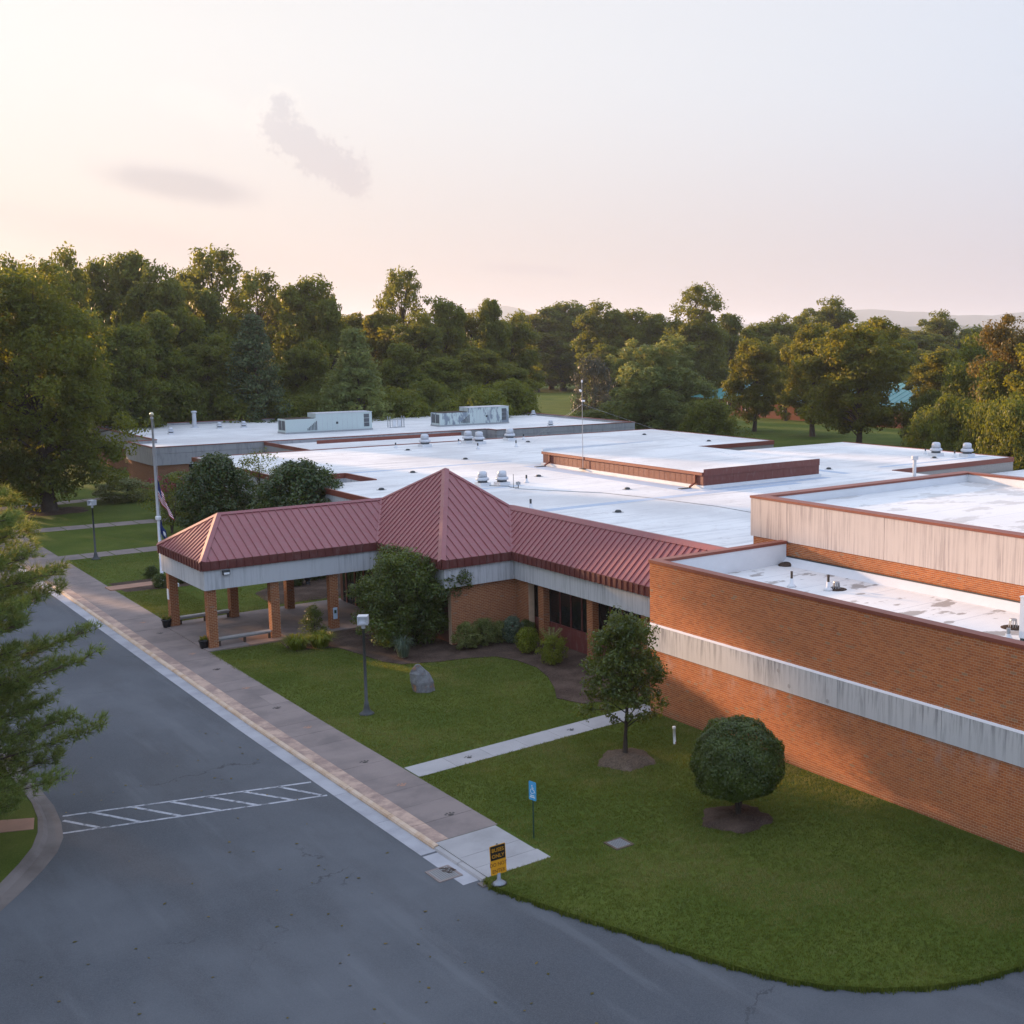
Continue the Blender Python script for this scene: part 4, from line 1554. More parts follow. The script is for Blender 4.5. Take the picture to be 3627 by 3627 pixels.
def band_run(x0, x1, y0, y1, axis):
    n = max(1, round((x1 - x0 if axis == 'x' else y1 - y0) / 4.6))
    for i in range(n):
        if axis == 'x':
            a, b_ = x0 + (x1 - x0) * i / n, x0 + (x1 - x0) * (i + 1) / n
            MB().box(a + 0.01, b_ - 0.01, y0, y1, ZC0, ZC1 - 0.02).box(a + 0.01, b_ - 0.01, y0, y1, ZC1, ZC2).obj('concrete_panel', M['grey_concrete'], classb)
        else:
            a, b_ = y0 + (y1 - y0) * i / n, y0 + (y1 - y0) * (i + 1) / n
            MB().box(x0, x1, a + 0.01, b_ - 0.01, ZC0, ZC1 - 0.02).box(x0, x1, a + 0.01, b_ - 0.01, ZC1, ZC2).obj('concrete_panel', M['grey_concrete'], classb)


def make_far_brick():
    m, t, p = base_mat('brick_far', 0.9, 0.15)
    pos = geo_pos(t)
    b = t.n('ShaderNodeTexBrick')
    b.inputs['Scale'].default_value = 1.0
    b.inputs['Brick Width'].default_value = 0.203
    b.inputs['Row Height'].default_value = 0.081
    b.inputs['Mortar Size'].default_value = 0.008
    b.inputs['Color1'].default_value = (0.25, 0.10, 0.045, 1)
    b.inputs['Color2'].default_value = (0.19, 0.075, 0.035, 1)
    b.inputs['Mortar'].default_value = (0.34, 0.25, 0.19, 1)
    s = zof(t, pos)
    cb = t.n('ShaderNodeCombineXYZ')
    t.l(t.m('ADD', s[0], s[1]), cb.inputs[0])
    t.l(s[2], cb.inputs[1])
    t.l(cb.outputs[0], b.inputs['Vector'])
    c = t.mix(t.m('MULTIPLY', t.noise(pos, 0.8, 4), 0.4), b.outputs['Color'], (0.17, 0.075, 0.04))
    t.l(c, p.inputs['Base Color'])


make_far_brick()
cwall(34.7, 71.3, 122.4, 131.2)
cwall(37.6, 91.0, 131.2, 155.8)
cwall(71.3, 91.0, 120.3, 131.3)
band_run(34.62, 71.28, 122.32, 122.46, 'x')
band_run(71.3, 91.0, 120.22, 120.36, 'x')
band_run(71.24, 71.4, 120.37, 122.31, 'y')
band_run(34.62, 34.78, 122.47, 131.2, 'y')
band_run(37.52, 37.68, 131.3, 155.7, 'y')
band_run(34.79, 37.5, 131.1, 131.25, 'x')
band_run(90.9, 91.05, 120.37, 155.7, 'y')
band_run(37.7, 91.0, 155.7, 155.85, 'x')
for (x0, x1, y0, y1, ax) in ((34.58, 71.2, 122.28, 122.52, 'x'), (71.22, 91.1, 120.18, 120.42, 'x'), (71.2, 71.45, 120.43, 122.27, 'y'), (34.58, 34.84, 122.53, 131.3, 'y'), (37.48, 37.74, 131.3, 155.9, 'y'), (34.85, 37.47, 131.06, 131.3, 'x'), (90.84, 91.1, 120.43, 155.9, 'y'), (37.75, 90.8, 155.66, 155.9, 'x')):
    coping(x0, x1, y0, y1, ZC2, ZC2 + 0.07, ax, parent=classb, step=4.6)
for x0, x1, y0, y1 in ((34.79, 71.3, 122.47, 131.05), (37.69, 71.3, 131.06, 155.69), (71.31, 90.89, 120.37, 155.69)):
    MB().box(x0, x1, y0, y1, 3.8, 4.0).obj('flat_roof', M['membrane'], classb)
for x0 in (42.2, 43.9, 38.0):
    wn = MB().box(x0, x0 + 1.3, 122.40, 122.45, 1.3, 2.5).obj('window', M['dark_glass'], classb)
    MB().box(x0 - 0.05, x0 + 1.35, 122.36, 122.40, 2.5, 2.56).obj('window_head', M['white_paint'], wn)
for y0 in (133.5, 137.5, 141.5):
    MB().box(37.58, 37.64, y0, y0 + 1.6, 1.0, 2.45).obj('window', M['dark_glass'], classb)
for (lx, ly, lz, hor) in ((52.6, 122.18, 3.95, True), (37.38, 135.6, 3.8, False)):
    l_ = (MB().box(lx, lx + 0.55, ly, ly + 0.14, lz - 0.3, lz) if hor else MB().box(lx, lx + 0.14, ly, ly + 0.5, lz - 0.3, lz)).obj('wall_light', M['dark_iron'], classb)
    if hor:
        MB().box(lx + 0.06, lx + 0.49, ly - 0.01, ly - 0.002, lz - 0.28, lz - 0.14).obj('lens', M['lens_white'], l_)

# teal-roofed building among the trees
teal = thing('teal_roof_building', (150, 176, 0), 'low brick building with teal metal roof half hidden behind the right-hand trees', 'building')
tx0, tx1, ty0, ty1 = 152.0, 172.0, 118.0, 181.0
MB().box(tx0, tx1, ty0, ty1, -0.1, 3.2).obj('brick_wall', M['far_wall'], teal)
MB().box(tx0 - 0.03, tx1, ty0 - 0.03, ty1 + 0.03, 2.75, 3.2).obj('wall_band', M['grey_concrete'], teal)
xm = (tx0 + tx1) / 2
rf = MB()
e_ = 0.9
rf.poly([(tx0 - e_, ty0 - e_, 3.1), (tx0 - e_, ty1 + e_, 3.1), (xm, ty1 - 9, 7.2), (xm, ty0 + 9, 7.2)][::-1])
rf.poly([(tx1 + e_, ty0 - e_, 3.1), (tx1 + e_, ty1 + e_, 3.1), (xm, ty1 - 9, 7.2), (xm, ty0 + 9, 7.2)])
rf.poly([(tx0 - e_, ty0 - e_, 3.1), (tx1 + e_, ty0 - e_, 3.1), (xm, ty0 + 9, 7.2)])
rf.poly([(tx0 - e_, ty1 + e_, 3.1), (tx1 + e_, ty1 + e_, 3.1), (xm, ty1 - 9, 7.2)][::-1])
rfo = rf.obj('hip_roof', M['teal_metal'], teal)
for i in range(40):
    yy = ty0 + 2 + i * 1.5
    if yy > ty1 - 1:
        break
    zt = 7.2
    f0 = min(1.0, (yy - ty0 + e_) / (9 + e_), (ty1 + e_ - yy) / (9 + e_))
    MB().bar((tx0 - e_, yy, 3.13), (tx0 - e_ + (xm - tx0 + e_) * f0, yy, 3.13 + 4.1 * f0), 0.06, 0.06).obj('seam', M['teal_metal'], rfo)
for i in range(12):
    yy = ty0 + 3 + i * 5
    wn = MB().box(tx0 - 0.06, tx0 - 0.01, yy, yy + 1.6, 0.9, 2.5).obj('window', M['dark_glass'], teal)
    MB().box(tx0 - 0.08, tx0 - 0.061, yy + 0.75, yy + 0.85, 0.9, 2.5).obj('window_frame', M['white_paint'], wn)

# ------------------------------------------------------------------ things on the roofs
def fan(name, x, y, z, s, label, group='exhaust fans on the flat roof'):
    t_ = thing(name, (x, y, z), label, 'roof fan', group)
    child('curb', MB().box(-0.42 * s, 0.42 * s, -0.42 * s, 0.42 * s, 0, 0.22 * s).mesh('curb', M['parapet_white']), t_)
    child('throat', MB().lathe([(0.34 * s, 0.22 * s), (0.34 * s, 0.40 * s)], n=14).mesh('throat', M['louvre_dark']), t_)
    child('skirt', MB().lathe([(0.36 * s, 0.37 * s), (0.47 * s, 0.39 * s), (0.475 * s, 0.47 * s), (0.44 * s, 0.56 * s), (0.34 * s, 0.60 * s)], n=20).mesh('skirt', M['galvanised'], True), t_)
    child('cap', MB().lathe([(0.335 * s, 0.605 * s), (0.325 * s, 0.86 * s), (0.29 * s, 0.97 * s), (0.20 * s, 1.02 * s), (0.05 * s, 1.035 * s)], n=20).mesh('cap', M['galvanised'], True), t_)
    return t_


fans = [(53.1, 102.5, 'leftmost mushroom exhaust fan in the row along the far roof edge'),
        (58.15, 103.4, 'mushroom exhaust fan, left one of the close pair near the far roof edge'),
        (58.5, 101.9, 'mushroom exhaust fan, right one of the close pair near the far roof edge'),
        (62.8, 103.4, 'rightmost mushroom exhaust fan in the row along the far roof edge'),
        (42.2, 73.2, 'mushroom exhaust fan just right of the pyramid roof peak, nearer one'),
        (43.45, 72.7, 'mushroom exhaust fan right of the pyramid roof peak, beside its twin'),
        (82.7, 66.4, 'mushroom exhaust fan on the right wing roof, left of two'),
        (84.25, 64.3, 'mushroom exhaust fan on the right wing roof by the parking lot')]
for i, (x, y, l) in enumerate(fans):
    fan('exhaust_fan', x, y, ZR, 1.15 if i < 4 else 0.98 if i < 6 else 1.15, l)
for i, (x, y, l) in enumerate(((49.2, 146.5, 'small low vent near the back edge of the far roof, left'), (52.0, 146.3, 'small low vent near the back edge of the far roof, right'), (42.2, 141.6, 'small vent near the left end of the far roof'), (90.0, 141.9, 'small vent near the right end of the far roof'), (81.2, 124.2, 'small vent on the far roof in front of the right end'))):
    fan('small_vent', x, y, 4.0, 0.75, l, 'low vents on the far roof')

pipes = [(50.4, 103.0, 0.5), (56.85, 102.9, 0.5), (55.7, 97.3, 0.55), (59.6, 97.05, 0.6), (64.2, 103.1, 0.55), (45.4, 72.65, 0.55), (38.6, 61.35, 0.6), (83.3, 68.05, 0.5), (82.95, 64.6, 0.6)]
plab = ['plumbing vent pipe left of the far fan row', 'short vent pipe between the far fans', 'vent pipe standing before the close fan pair', 'vent pipe in front of the rightmost far fan', 'vent pipe at the right end of the far fan row', 'vent pipe beside the fan pair right of the pyramid', 'vent pipe just behind the right mansard ridge', 'vent pipe left of the right wing fans', 'vent pipe between the right wing fans']


def vent_pipe(x, y, z, h, label, boot='parapet_white', top='dark_iron', r_=0.065):
    t_ = thing('vent_pipe', (x, y, z), label, 'vent pipe', 'vent pipes on the roofs')
    child('boot', MB().lathe([(0.20, 0), (0.13, 0.10), (r_ + 0.03, 0.13), (r_ + 0.02, h * 0.55)], n=12).mesh('boot', M[boot], True), t_)
    child('pipe', MB().lathe([(r_, h * 0.5), (r_, h)], n=12).mesh('pipe', M[top]), t_)
    return t_


for (x, y, h), l in zip(pipes, plab):
    vent_pipe(x, y, ZR, h, l)
vent_pipe(32.94, 33.4, 5.2, 0.62, 'rusty vent pipe on the stained near roof, left one', top='bark', r_=0.05)
vent_pipe(33.55, 32.0, 5.2, 0.62, 'rusty vent pipe on the stained near roof beside the drain basket', top='bark', r_=0.05)
vent_pipe(32.4, 22.85, 5.2, 0.40, 'short grey vent pipe beside the cabinet on the near roof', top='grey_metal', r_=0.07)
t_ = thing('flue', (69.2, 57.5, ZR), 'capped metal flue rising behind the gym parapet', 'flue')
child('pipe', MB().lathe([(0.13, 0), (0.13, 1.25)], n=14).mesh('pipe', M['galvanised']), t_)
child('cap', MB().lathe([(0.24, 1.25), (0.26, 1.30), (0.26, 1.5), (0.22, 1.55)], n=14).mesh('cap', M['galvanised']), t_)
t_ = thing('chimney_flue', (47.5, 150.1, 4.0), 'tall capped metal flue on the far roof behind the flagpole', 'flue')
child('base', MB().lathe([(0.55, 0), (0.3, 0.12)], n=14).mesh('base', M['galvanised']), t_)
child('pipe', MB().lathe([(0.24, 0.1), (0.24, 1.75)], n=14).mesh('pipe', M['galvanised']), t_)
child('cap', MB().lathe([(0.30, 1.8), (0.34, 1.86), (0.30, 1.98), (0.1, 2.02)], n=14).mesh('cap', M['galvanised']), t_)

drains = [(50.2, 100.2), (50.2, 89.8), (42.2, 83.55), (63.0, 100.4), (48.1, 75.3), (48.6, 65.1), (41.8, 56.9), (35.8, 75.5), (77.0, 100.1), (77.1, 89.9), (81.0, 65.2), (68.0, 65.0)]
dl = ['left of the far fan row', 'in the middle of the wide roof before the long seam', 'on the roof left of the pyramid peak', 'before the rightmost far fan', 'left of the penthouse corner downspout', 'in front of the penthouse middle', 'nearest behind the right mansard ridge', 'beside the trees left of the pyramid', 'far right back corner of the roof', 'right roof arm near its notch', 'before the right wing fans', 'right of the penthouse']
for (x, y), l in zip(drains, dl):
    t_ = thing('roof_drain', (x, y, ZR), 'dark domed roof drain ' + l, 'roof drain', 'roof drains')
    child('dome', MB().lathe([(0.20, 0.0), (0.20, 0.06), (0.15, 0.13), (0.05, 0.15)], n=12).mesh('dome', M['dark_iron'], True), t_)
    child('flange', MB().lathe([(0.36, 0.0), (0.34, 0.012)], n=16).mesh('flange', M['grey_metal']), t_)


def basket(x, y, label):
    t_ = thing('drain_basket', (x, y, 5.205), label, 'roof drain', 'drain baskets on the near roof')
    child('debris', MB().lathe([(0.42, 0), (0.34, 0.02), (0.1, 0.035)], n=14).mesh('debris', M['mulch'], True), t_)
    for j in range(10):
        a = 2 * math.pi * j / 10
        child('rib', MB().bar((0.15 * math.cos(a), 0.15 * math.sin(a), 0.02), (0.11 * math.cos(a), 0.11 * math.sin(a), 0.28), 0.025, 0.02).mesh('rib', M['grey_metal']), t_)
    child('crown', MB().lathe([(0.13, 0.26), (0.12, 0.30), (0.05, 0.31)], n=12).mesh('crown', M['grey_metal']), t_)


basket(33.95, 31.95, 'slotted drain basket in a dirt patch on the near roof')
basket(33.95, 23.77, 'slotted drain basket beside the white cabinet on the near roof')
t_ = MB().lathe([(0.36, 0), (0.30, 0.06), (0.18, 0.12), (0.04, 0.15)], n=16).mesh('dirt_heap', M['mulch'], True)
o = link('dirt_heap', t_)
o.location = (35.9, 36.75, 5.21)
tag(o, 'dark heap of leaf dirt in the corner of the near roof', 'dirt')
t_ = thing('roof_hatch', (30.0, 36.0, 5.2), 'low white domed vent behind the near wall corner', 'vent')
child('dome', MB().lathe([(0.24, 0.1), (0.28, 0.16), (0.22, 0.24), (0.05, 0.27)], n=14).mesh('dome', M['parapet_white'], True), t_)
child('neck', MB().lathe([(0.14, 0), (0.14, 0.12)], n=12).mesh('neck', M['parapet_white']), t_)

t_ = thing('air_handler_cabinet', (33.0, 21.7, 5.2), 'white metal air conditioning cabinet on the near roof at the picture edge', 'air conditioner')
child('body', MB().box(-0.45, 0.45, -0.9, 0.85, 0.12, 1.45).mesh('body', M['white_paint']), t_)
child('lid', MB().box(-0.47, 0.47, -0.92, 0.87, 1.452, 1.49).mesh('lid', M['parapet_white']), t_)
for dx in (-0.38, 0.38):
    for dy in (-0.7, 0.75):
        child('foot', MB().box(dx - 0.06, dx + 0.06, dy - 0.06, dy + 0.06, 0, 0.12).mesh('foot', M['dark_iron']), t_)
child('access_panel', MB().box(-0.465, -0.452, -0.6, 0.55, 0.3, 1.3).mesh('access_panel', M['parapet_white']), t_)

# packaged units on the classroom building
def rtu(x, y, length, low_len, label, peel):
    t_ = thing('rooftop_unit', (x, y, 4.0), label, 'air conditioner', 'rooftop air units')
    W_ = 2.3
    child('rail', MB().box(-0.05, length + 0.05, -0.05, W_ + 0.05, 0, 0.18).mesh('rail', M['grey_metal']), t_)
    lo = child('low_section', MB().box(0, low_len, 0, W_, 0.18, 1.62, peel).mesh('low_section', M['unit_paint']), t_)
    hi = child('high_section', MB().box(low_len + 0.005, length, 0.0, W_, 0.18, 2.12, peel).mesh('high_section', M['unit_paint']), t_)
    child('top_lid', MB().box(low_len, length + 0.05, -0.05, W_ + 0.05, 2.12, 2.17).mesh('top_lid', M['galvanised']), t_)
    child('condenser_top', MB().box(0.15, low_len - 0.1, 0.1, W_ - 0.1, 1.625, 1.68).mesh('condenser_top', M['bark']), lo)
    n = 9
    for i in range(n):
        xa = low_len + 0.15 + (length - low_len - 1.4) * i / n
        child('door_seam', MB().box(xa, xa + 0.03, -0.012, -0.001, 0.25, 2.05).mesh('door_seam', M['galvanised']), hi)
    for i in range(3):
        child('grille', MB().box(length - 1.0, length - 0.35, -0.02, -0.001, 0.45 + i * 0.5, 0.90 + i * 0.5).mesh('grille', M['louvre_dark']), hi)
    for i in range(7):
        child('louvre', MB().box(low_len - 1.0 + i * 0.17, low_len - 0.9 + i * 0.17, -0.02, -0.001, 0.3, 0.55 + i * 0.13).mesh('louvre', M['louvre_dark']), t_)
    for i in range(2):
        child('end_louvre', MB().box(-0.02, -0.001, 0.2 + i * 1.0, 1.05 + i * 1.0, 0.4, 1.45).mesh('end_louvre', M['louvre_dark']), lo)
    child('hatch', MB().box(low_len + 2.4, low_len + 2.65, -0.015, -0.001, 0.9, 1.15).mesh('hatch', M['dark_iron']), hi)
    return t_


rtu(52.0, 133.2, 10.3, 3.5, 'long pale green rooftop air unit, left one on the far roof', 0.0)
rtu(70.6, 132.2, 9.6, 3.9, 'long pale rooftop air unit with peeling grey patches on the far roof', 1.0)
t_ = thing('pipe_rack', (66.1, 134.8, 4.0), 'small metal frame with two white panels between the rooftop units', 'rack')
for dx in (-0.9, 0.9):
    for dy in (-0.3, 0.3):
        child('post', MB().box(dx - 0.04, dx + 0.04, dy - 0.04, dy + 0.04, 0, 1.35).mesh('post', M['grey_metal']), t_)
child('crossbar', MB().box(-1.0, 1.0, -0.36, -0.3, 0.95, 1.02).mesh('crossbar', M['grey_metal']), t_)
child('crossbar', MB().box(-1.0, 1.0, -0.36, -0.3, 0.02, 0.09).mesh('crossbar', M['grey_metal']), t_)
for dx in (-0.5, 0.15):
    child('panel', MB().box(dx, dx + 0.42, -0.25, -0.05, 0.1, 1.0).mesh('panel', M['white_paint']), t_)

# antenna mast against the penthouse
t_ = thing('antenna_mast', (52.55, 76.0, 4.9), 'thin antenna mast with small dishes standing against the red penthouse', 'mast')
child('pole', MB().tube([(0, 0, 0), (0, 0, 3.2), (0, 0, 6.6)], [0.028, 0.022, 0.016], 8).mesh('pole', M['grey_metal']), t_)
child('foot', MB().box(-0.2, 0.1, -0.25, 0.25, -0.03, 0.03).mesh('foot', M['dark_iron']), t_)
child('dish', MB().lathe([(0.02, 0), (0.13, 0.05), (0.10, 0.11), (0.03, 0.13)], n=12).mesh('dish', M['white_paint'], True), t_, (-0.2, 0, 5.9), (0.9, 0.5, 0))
child('radio', MB().box(-0.05, 0.22, -0.05, 0.05, 5.1, 5.22).mesh('radio', M['white_paint']), t_)
child('tip', MB().lathe([(0.05, 0), (0.07, 0.1), (0.03, 0.2)], n=8).mesh('tip', M['white_paint']), t_, (0, 0, 6.55))
for e in ((9.5, -11, 0.2), (-7, 3.5, -0.2), (2, 13, -0.2)):
    child('guy_wire', MB().tube([(0, 0, 4.9), e], 0.004, 5).mesh('guy_wire', M['galvanised']), t_)
# little weather gadget with its cable
t_ = thing('roof_gadget', (43.4, 70.5, ZR), 'small roof instrument on a stub post with a trailing cable', 'instrument')
child('post', MB().tube([(0, 0, 0), (0, 0, 0.45)], 0.03, 8).mesh('post', M['dark_iron']), t_)
child('box', MB().box(-0.12, 0.12, -0.10, 0.10, 0.22, 0.42).mesh('box', M['grey_metal']), t_)
child('rod', MB().tube([(-0.25, 0.2, 0), (-0.25, 0.2, 0.95)], 0.018, 6).mesh('rod', M['dark_iron']), t_)
child('cable', MB().tube([(0, 0, 0.03), (-0.3, 0.5, 0.03), (-0.1, 1.1, 0.03), (-0.6, 1.6, 0.03), (-0.9, 2.3, 0.03), (-1.1, 2.6, 0.05)], 0.018, 5).mesh('cable', M['dark_iron']), t_)
tag(MB().tube([(43.0, 70.3, ZR + 0.02), (44.6, 67.2, ZR + 0.02), (46.2, 64.6, ZR + 0.02), (47.1, 60.5, ZR + 0.02), (47.8, 55.0, ZR + 0.02), (47.6, 49.0, ZR + 0.02), (47.2, 44.0, ZR + 0.02)], 0.02, 5).obj('roof_cable', M['grey_metal']), 'thin cable trailing across the white roof', 'cable')
# utility pole behind the far roof
t_ = thing('utility_pole', (98.0, 176.0, 0), 'dark wooden utility pole against the trees behind the far roof', 'pole')
child('pole', MB().tube([(0, 0, 0), (0, 0, 9.5)], [0.19, 0.13], 8).mesh('pole', M['bark']), t_)
child('guy_wire', MB().tube([(0, 0, 9.0), (3.0, -1.2, 0)], 0.03, 5).mesh('guy_wire', M['dark_iron']), t_)

# ------------------------------------------------------------------ street furniture
def lamp_post(x, y, rz, label):
    t_ = thing('lamp_post', (x, y, 0), label, 'lamp post', 'lamp posts on the lawns')
    t_.rotation_euler = (0, 0, rz)
    child('base', MB().lathe([(0.30, 0), (0.30, 0.03), (0.24, 0.07), (0.15, 0.16), (0.105, 0.32), (0.085, 0.50)], n=18).mesh('base', M['dark_iron'], True), t_)
    child('pole', MB().tube([(0, 0, 0.45), (0, 0, 3.55)], [0.066, 0.048], 12).mesh('pole', M['dark_iron'], True), t_)
    child('neck', MB().lathe([(0.055, 3.5), (0.075, 3.52), (0.075, 3.68), (0.055, 3.7)], n=12).mesh('neck', M['galvanised']), t_)
    h = MB()
    for (a, b_, c_, d_, e0, e1) in ((-0.2, 0.2, 0.16, 0.2, 3.68, 4.03), (-0.2, -0.16, -0.2, 0.16, 3.68, 4.03), (0.16, 0.2, -0.2, 0.16, 3.68, 4.03), (-0.16, 0.16, -0.2, 0.16, 3.68, 3.72), (-0.16, 0.16, -0.2, 0.16, 3.99, 4.03)):
        h.box(a, b_, c_, d_, e0, e1)
    hd = child('head', h.mesh('head', M['galvanised']), t_)
    child('reflector', MB().poly([(-0.158, 0.155, 3.98), (0.158, 0.155, 3.98), (0.158, -0.10, 3.725), (-0.158, -0.10, 3.725)]).mesh('reflector', M['lens_white']), hd)
    child('lamp_glass', MB().box(-0.158, 0.158, -0.02, -0.01, 3.725, 3.985).mesh('lamp_glass', M['lens_white']), hd)
    return t_


lamp_post(20.04, 44.35, R(-33), 'slender dark lamp post with square white head on the front lawn')
lamp_post(20.83, 87.9, R(-60), 'distant slender lamp post beside the path left of the flagpole')


def text_mesh(s, size, mat, bold=0.0, ext=0.002):
    cu = bpy.data.curves.new('lettering', 'FONT')
    cu.body = s
    cu.size = size
    cu.align_x = 'CENTER'
    cu.extrude = ext
    cu.offset = bold
    cu.resolution_u = 3
    ob = bpy.data.objects.new('lettering_tmp', cu)
    COL.objects.link(ob)
    dg = bpy.context.evaluated_depsgraph_get()
    me = bpy.data.meshes.new_from_object(ob.evaluated_get(dg))
    bpy.data.objects.remove(ob, do_unlink=True)
    me.name = 'lettering'
    me.materials.clear()
    me.materials.append(M[mat])
    return me


def on_face(me, parent, loc, scale=(1, 1, 1)):
    """stand lettering upright on a face whose normal is local -y"""
    return child('lettering', me, parent, loc, (math.pi / 2, 0, 0), scale)


bs = thing('bus_lane_sign', (16.2, 27.75, 0.0), 'yellow and black sign reading BUSES ONLY DO NOT ENTER at the pavement end', 'sign')
bs.rotation_euler = (0, R(-2), R(-5))
bs.scale = (0.91, 0.91, 0.91)
child('base', MB().lathe([(0.20, 0.0), (0.20, 0.03), (0.16, 0.06), (0.10, 0.11), (0.06, 0.16), (0.055, 0.36)], n=18).mesh('base', M['steel_dull'], True), bs)
child('rubber_ring', MB().lathe([(0.24, 0.0), (0.24, 0.025), (0.20, 0.026)], n=18).mesh('rubber_ring', M['black_plastic']), bs)
child('post', MB().tube([(0, 0.02, 0.3), (0, 0.02, 1.30)], 0.03, 10).mesh('post', M['grey_metal']), bs)


def rounded(w_, h0, h1, y, r_=0.035, th=0.012):
    pts = []
    for (cx_, cz, a0) in ((w_ / 2 - r_, h1 - r_, 0), (-w_ / 2 + r_, h1 - r_, 90), (-w_ / 2 + r_, h0 + r_, 180), (w_ / 2 - r_, h0 + r_, 270)):
        for k in range(4):
            a = R(a0 + 30 * k)
            pts.append((cx_ + r_ * math.cos(a), y, cz + r_ * math.sin(a)))
    return MB().slab(pts[::-1] if False else pts, (0, -1, 0), th)


bd = child('board', rounded(0.52, 0.33, 1.27, -0.02).mesh('board', M['sign_yellow']), bs)
child('upper_panel', MB().box(-0.24, 0.24, -0.026, -0.021, 0.80, 1.25).mesh('upper_panel', M['sign_black']), bd)
on_face(text_mesh('BUSES', 0.165, 'sign_yellow', 0.0), bd, (0, -0.029, 1.06), (0.92, 1, 1))
on_face(text_mesh('ONLY', 0.165, 'sign_yellow', 0.0), bd, (0, -0.029, 0.87), (0.92, 1, 1))
on_face(text_mesh('DO NOT', 0.165, 'sign_red', 0.0), bd, (0, -0.023, 0.60), (0.86, 1, 1))
on_face(text_mesh('ENTER', 0.165, 'sign_red', 0.0), bd, (0, -0.023, 0.39), (0.86, 1, 1))
child('bolt', MB().lathe([(0.03, 0), (0.03, 0.05)], n=8).mesh('bolt', M['grey_metal']), bs, (0, 0.0, 1.27))

ps = thing('parking_sign', (18.55, 29.71, 0), 'small blue sign with pale wheelchair symbol on a thin green post', 'sign')
ps.rotation_euler = (0, 0, R(-80))
child('post', MB().tube([(0, 0.02, -0.05), (0, 0.02, 1.30)], 0.022, 6).mesh('post', M['post_green']), ps)
pb = child('board', rounded(0.31, 1.22, 1.80, 0.0).mesh('board', M['sign_blue']), ps)
sy = MB()
yq = -0.004


def stroke(pts, wd):
    for a, b_ in zip(pts[:-1], pts[1:]):
        sy.bar((a[0], yq, a[1]), (b_[0], yq, b_[1]), wd, 0.004, (0, -1, 0))


sy.poly([(0.0 - 0.01 + 0.024 * math.cos(2 * math.pi * j / 10), yq, 1.675 + 0.024 * math.sin(2 * math.pi * j / 10)) for j in range(10)])
stroke([(-0.01, 1.645), (0.0, 1.555), (0.07, 1.55), (0.10, 1.475), (0.125, 1.475)], 0.022)
stroke([(-0.005, 1.61), (0.06, 1.605)], 0.018)
stroke([(-0.01 + 0.072 * math.cos(R(a)), 1.50 + 0.072 * math.sin(R(a))) for a in range(110, 345, 25)], 0.016)
child('wheelchair_symbol', sy.mesh('wheelchair_symbol', M['sign_white']), pb)
child('text_bar', MB().box(-0.11, 0.11, -0.004, -0.001, 1.30, 1.33).mesh('text_bar', M['sign_white']), pb)
child('text_bar', MB().box(-0.09, 0.09, -0.004, -0.001, 1.355, 1.38).mesh('text_bar', M['sign_white']), pb)

t_ = thing('white_pipe', (27.17, 33.63, 0), 'white plastic clean-out pipe standing in the lawn by the brick wall', 'pipe')
child('pipe', MB().tube([(0.03, 0, -0.05), (0.0, 0, 0.62)], 0.052, 12).mesh('pipe', M['white_paint'], True), t_)
child('cap', MB().lathe([(0.065, 0.0), (0.065, 0.07), (0.05, 0.085)], n=12).mesh('cap', M['white_paint']), t_, (0, 0, 0.6))
child('stain', MB().tube([(0.032, 0, 0.0), (0.029, 0, 0.10)], 0.0535, 12, False).mesh('stain', M['rust_concrete']), t_)

# standing stone on the lawn
rk = MB()
prof = [(0.0, 0.50, 0.36), (0.45, 0.50, 0.34), (0.80, 0.42, 0.26), (1.00, 0.30, 0.18), (1.20, 0.10, 0.07)]
NS = 6
rr = random.Random(11)
jit = [rr.uniform(0.82, 1.15) for _ in range(NS)]
for k, (z, rx, ry) in enumerate(prof):
    for j in range(NS):
        a = 2 * math.pi * j / NS + 0.15 * k
        s_ = jit[j] * rr.uniform(0.93, 1.07)
        lean = -0.24 * (z / 1.12)
        rk.v.append((rx * s_ * math.cos(a) + lean, ry * s_ * math.sin(a) + 0.05 * z, z - 0.05 + rr.uniform(-0.04, 0.04) * (k > 0)))
for k in range(len(prof) - 1):
    for j in range(NS):
        j2 = (j + 1) % NS
        rk.f.append((k * NS + j, k * NS + j2, (k + 1) * NS + j2, (k + 1) * NS + j))
        rk.r.append(0.5)
rk.f.append(tuple((len(prof) - 1) * NS + j for j in range(NS)))
rk.r.append(0.5)
o = rk.obj('standing_stone', M['rock'])
o.location = (23.3, 45.75, 0)
o.rotation_euler = (0, 0, R(-35))
tag(o, 'rough grey and rust standing stone on the front lawn', 'boulder')

# benches between the columns
def bench(x0, x1, y, label):
    t_ = thing('bench', ((x0 + x1) / 2, y, 0), label, 'bench', 'plank benches under the canopy')
    L = (x1 - x0) / 2
    for i in range(2):
        child('seat_plank', MB().box(-L, L, -0.16 + i * 0.165, -0.002 + i * 0.165, 0.40, 0.46).mesh('seat_plank', M['weathered_wood']), t_)
    child('rail', MB().box(-L, L, -0.03, 0.03, 0.30, 0.398).mesh('rail', M['grey_metal']), t_)
    for dx in (-L + 0.06, 0.0, L - 0.06):
        child('leg', MB().box(dx - 0.05, dx + 0.05, -0.05, 0.05, 0, 0.299).mesh('leg', M['bark']), t_)
    return t_


bench(19.12, 21.68, 58.83, 'grey plank bench between the front pair of canopy columns')
bench(19.12, 21.68, 64.70, 'grey plank bench between the rear pair of canopy columns')

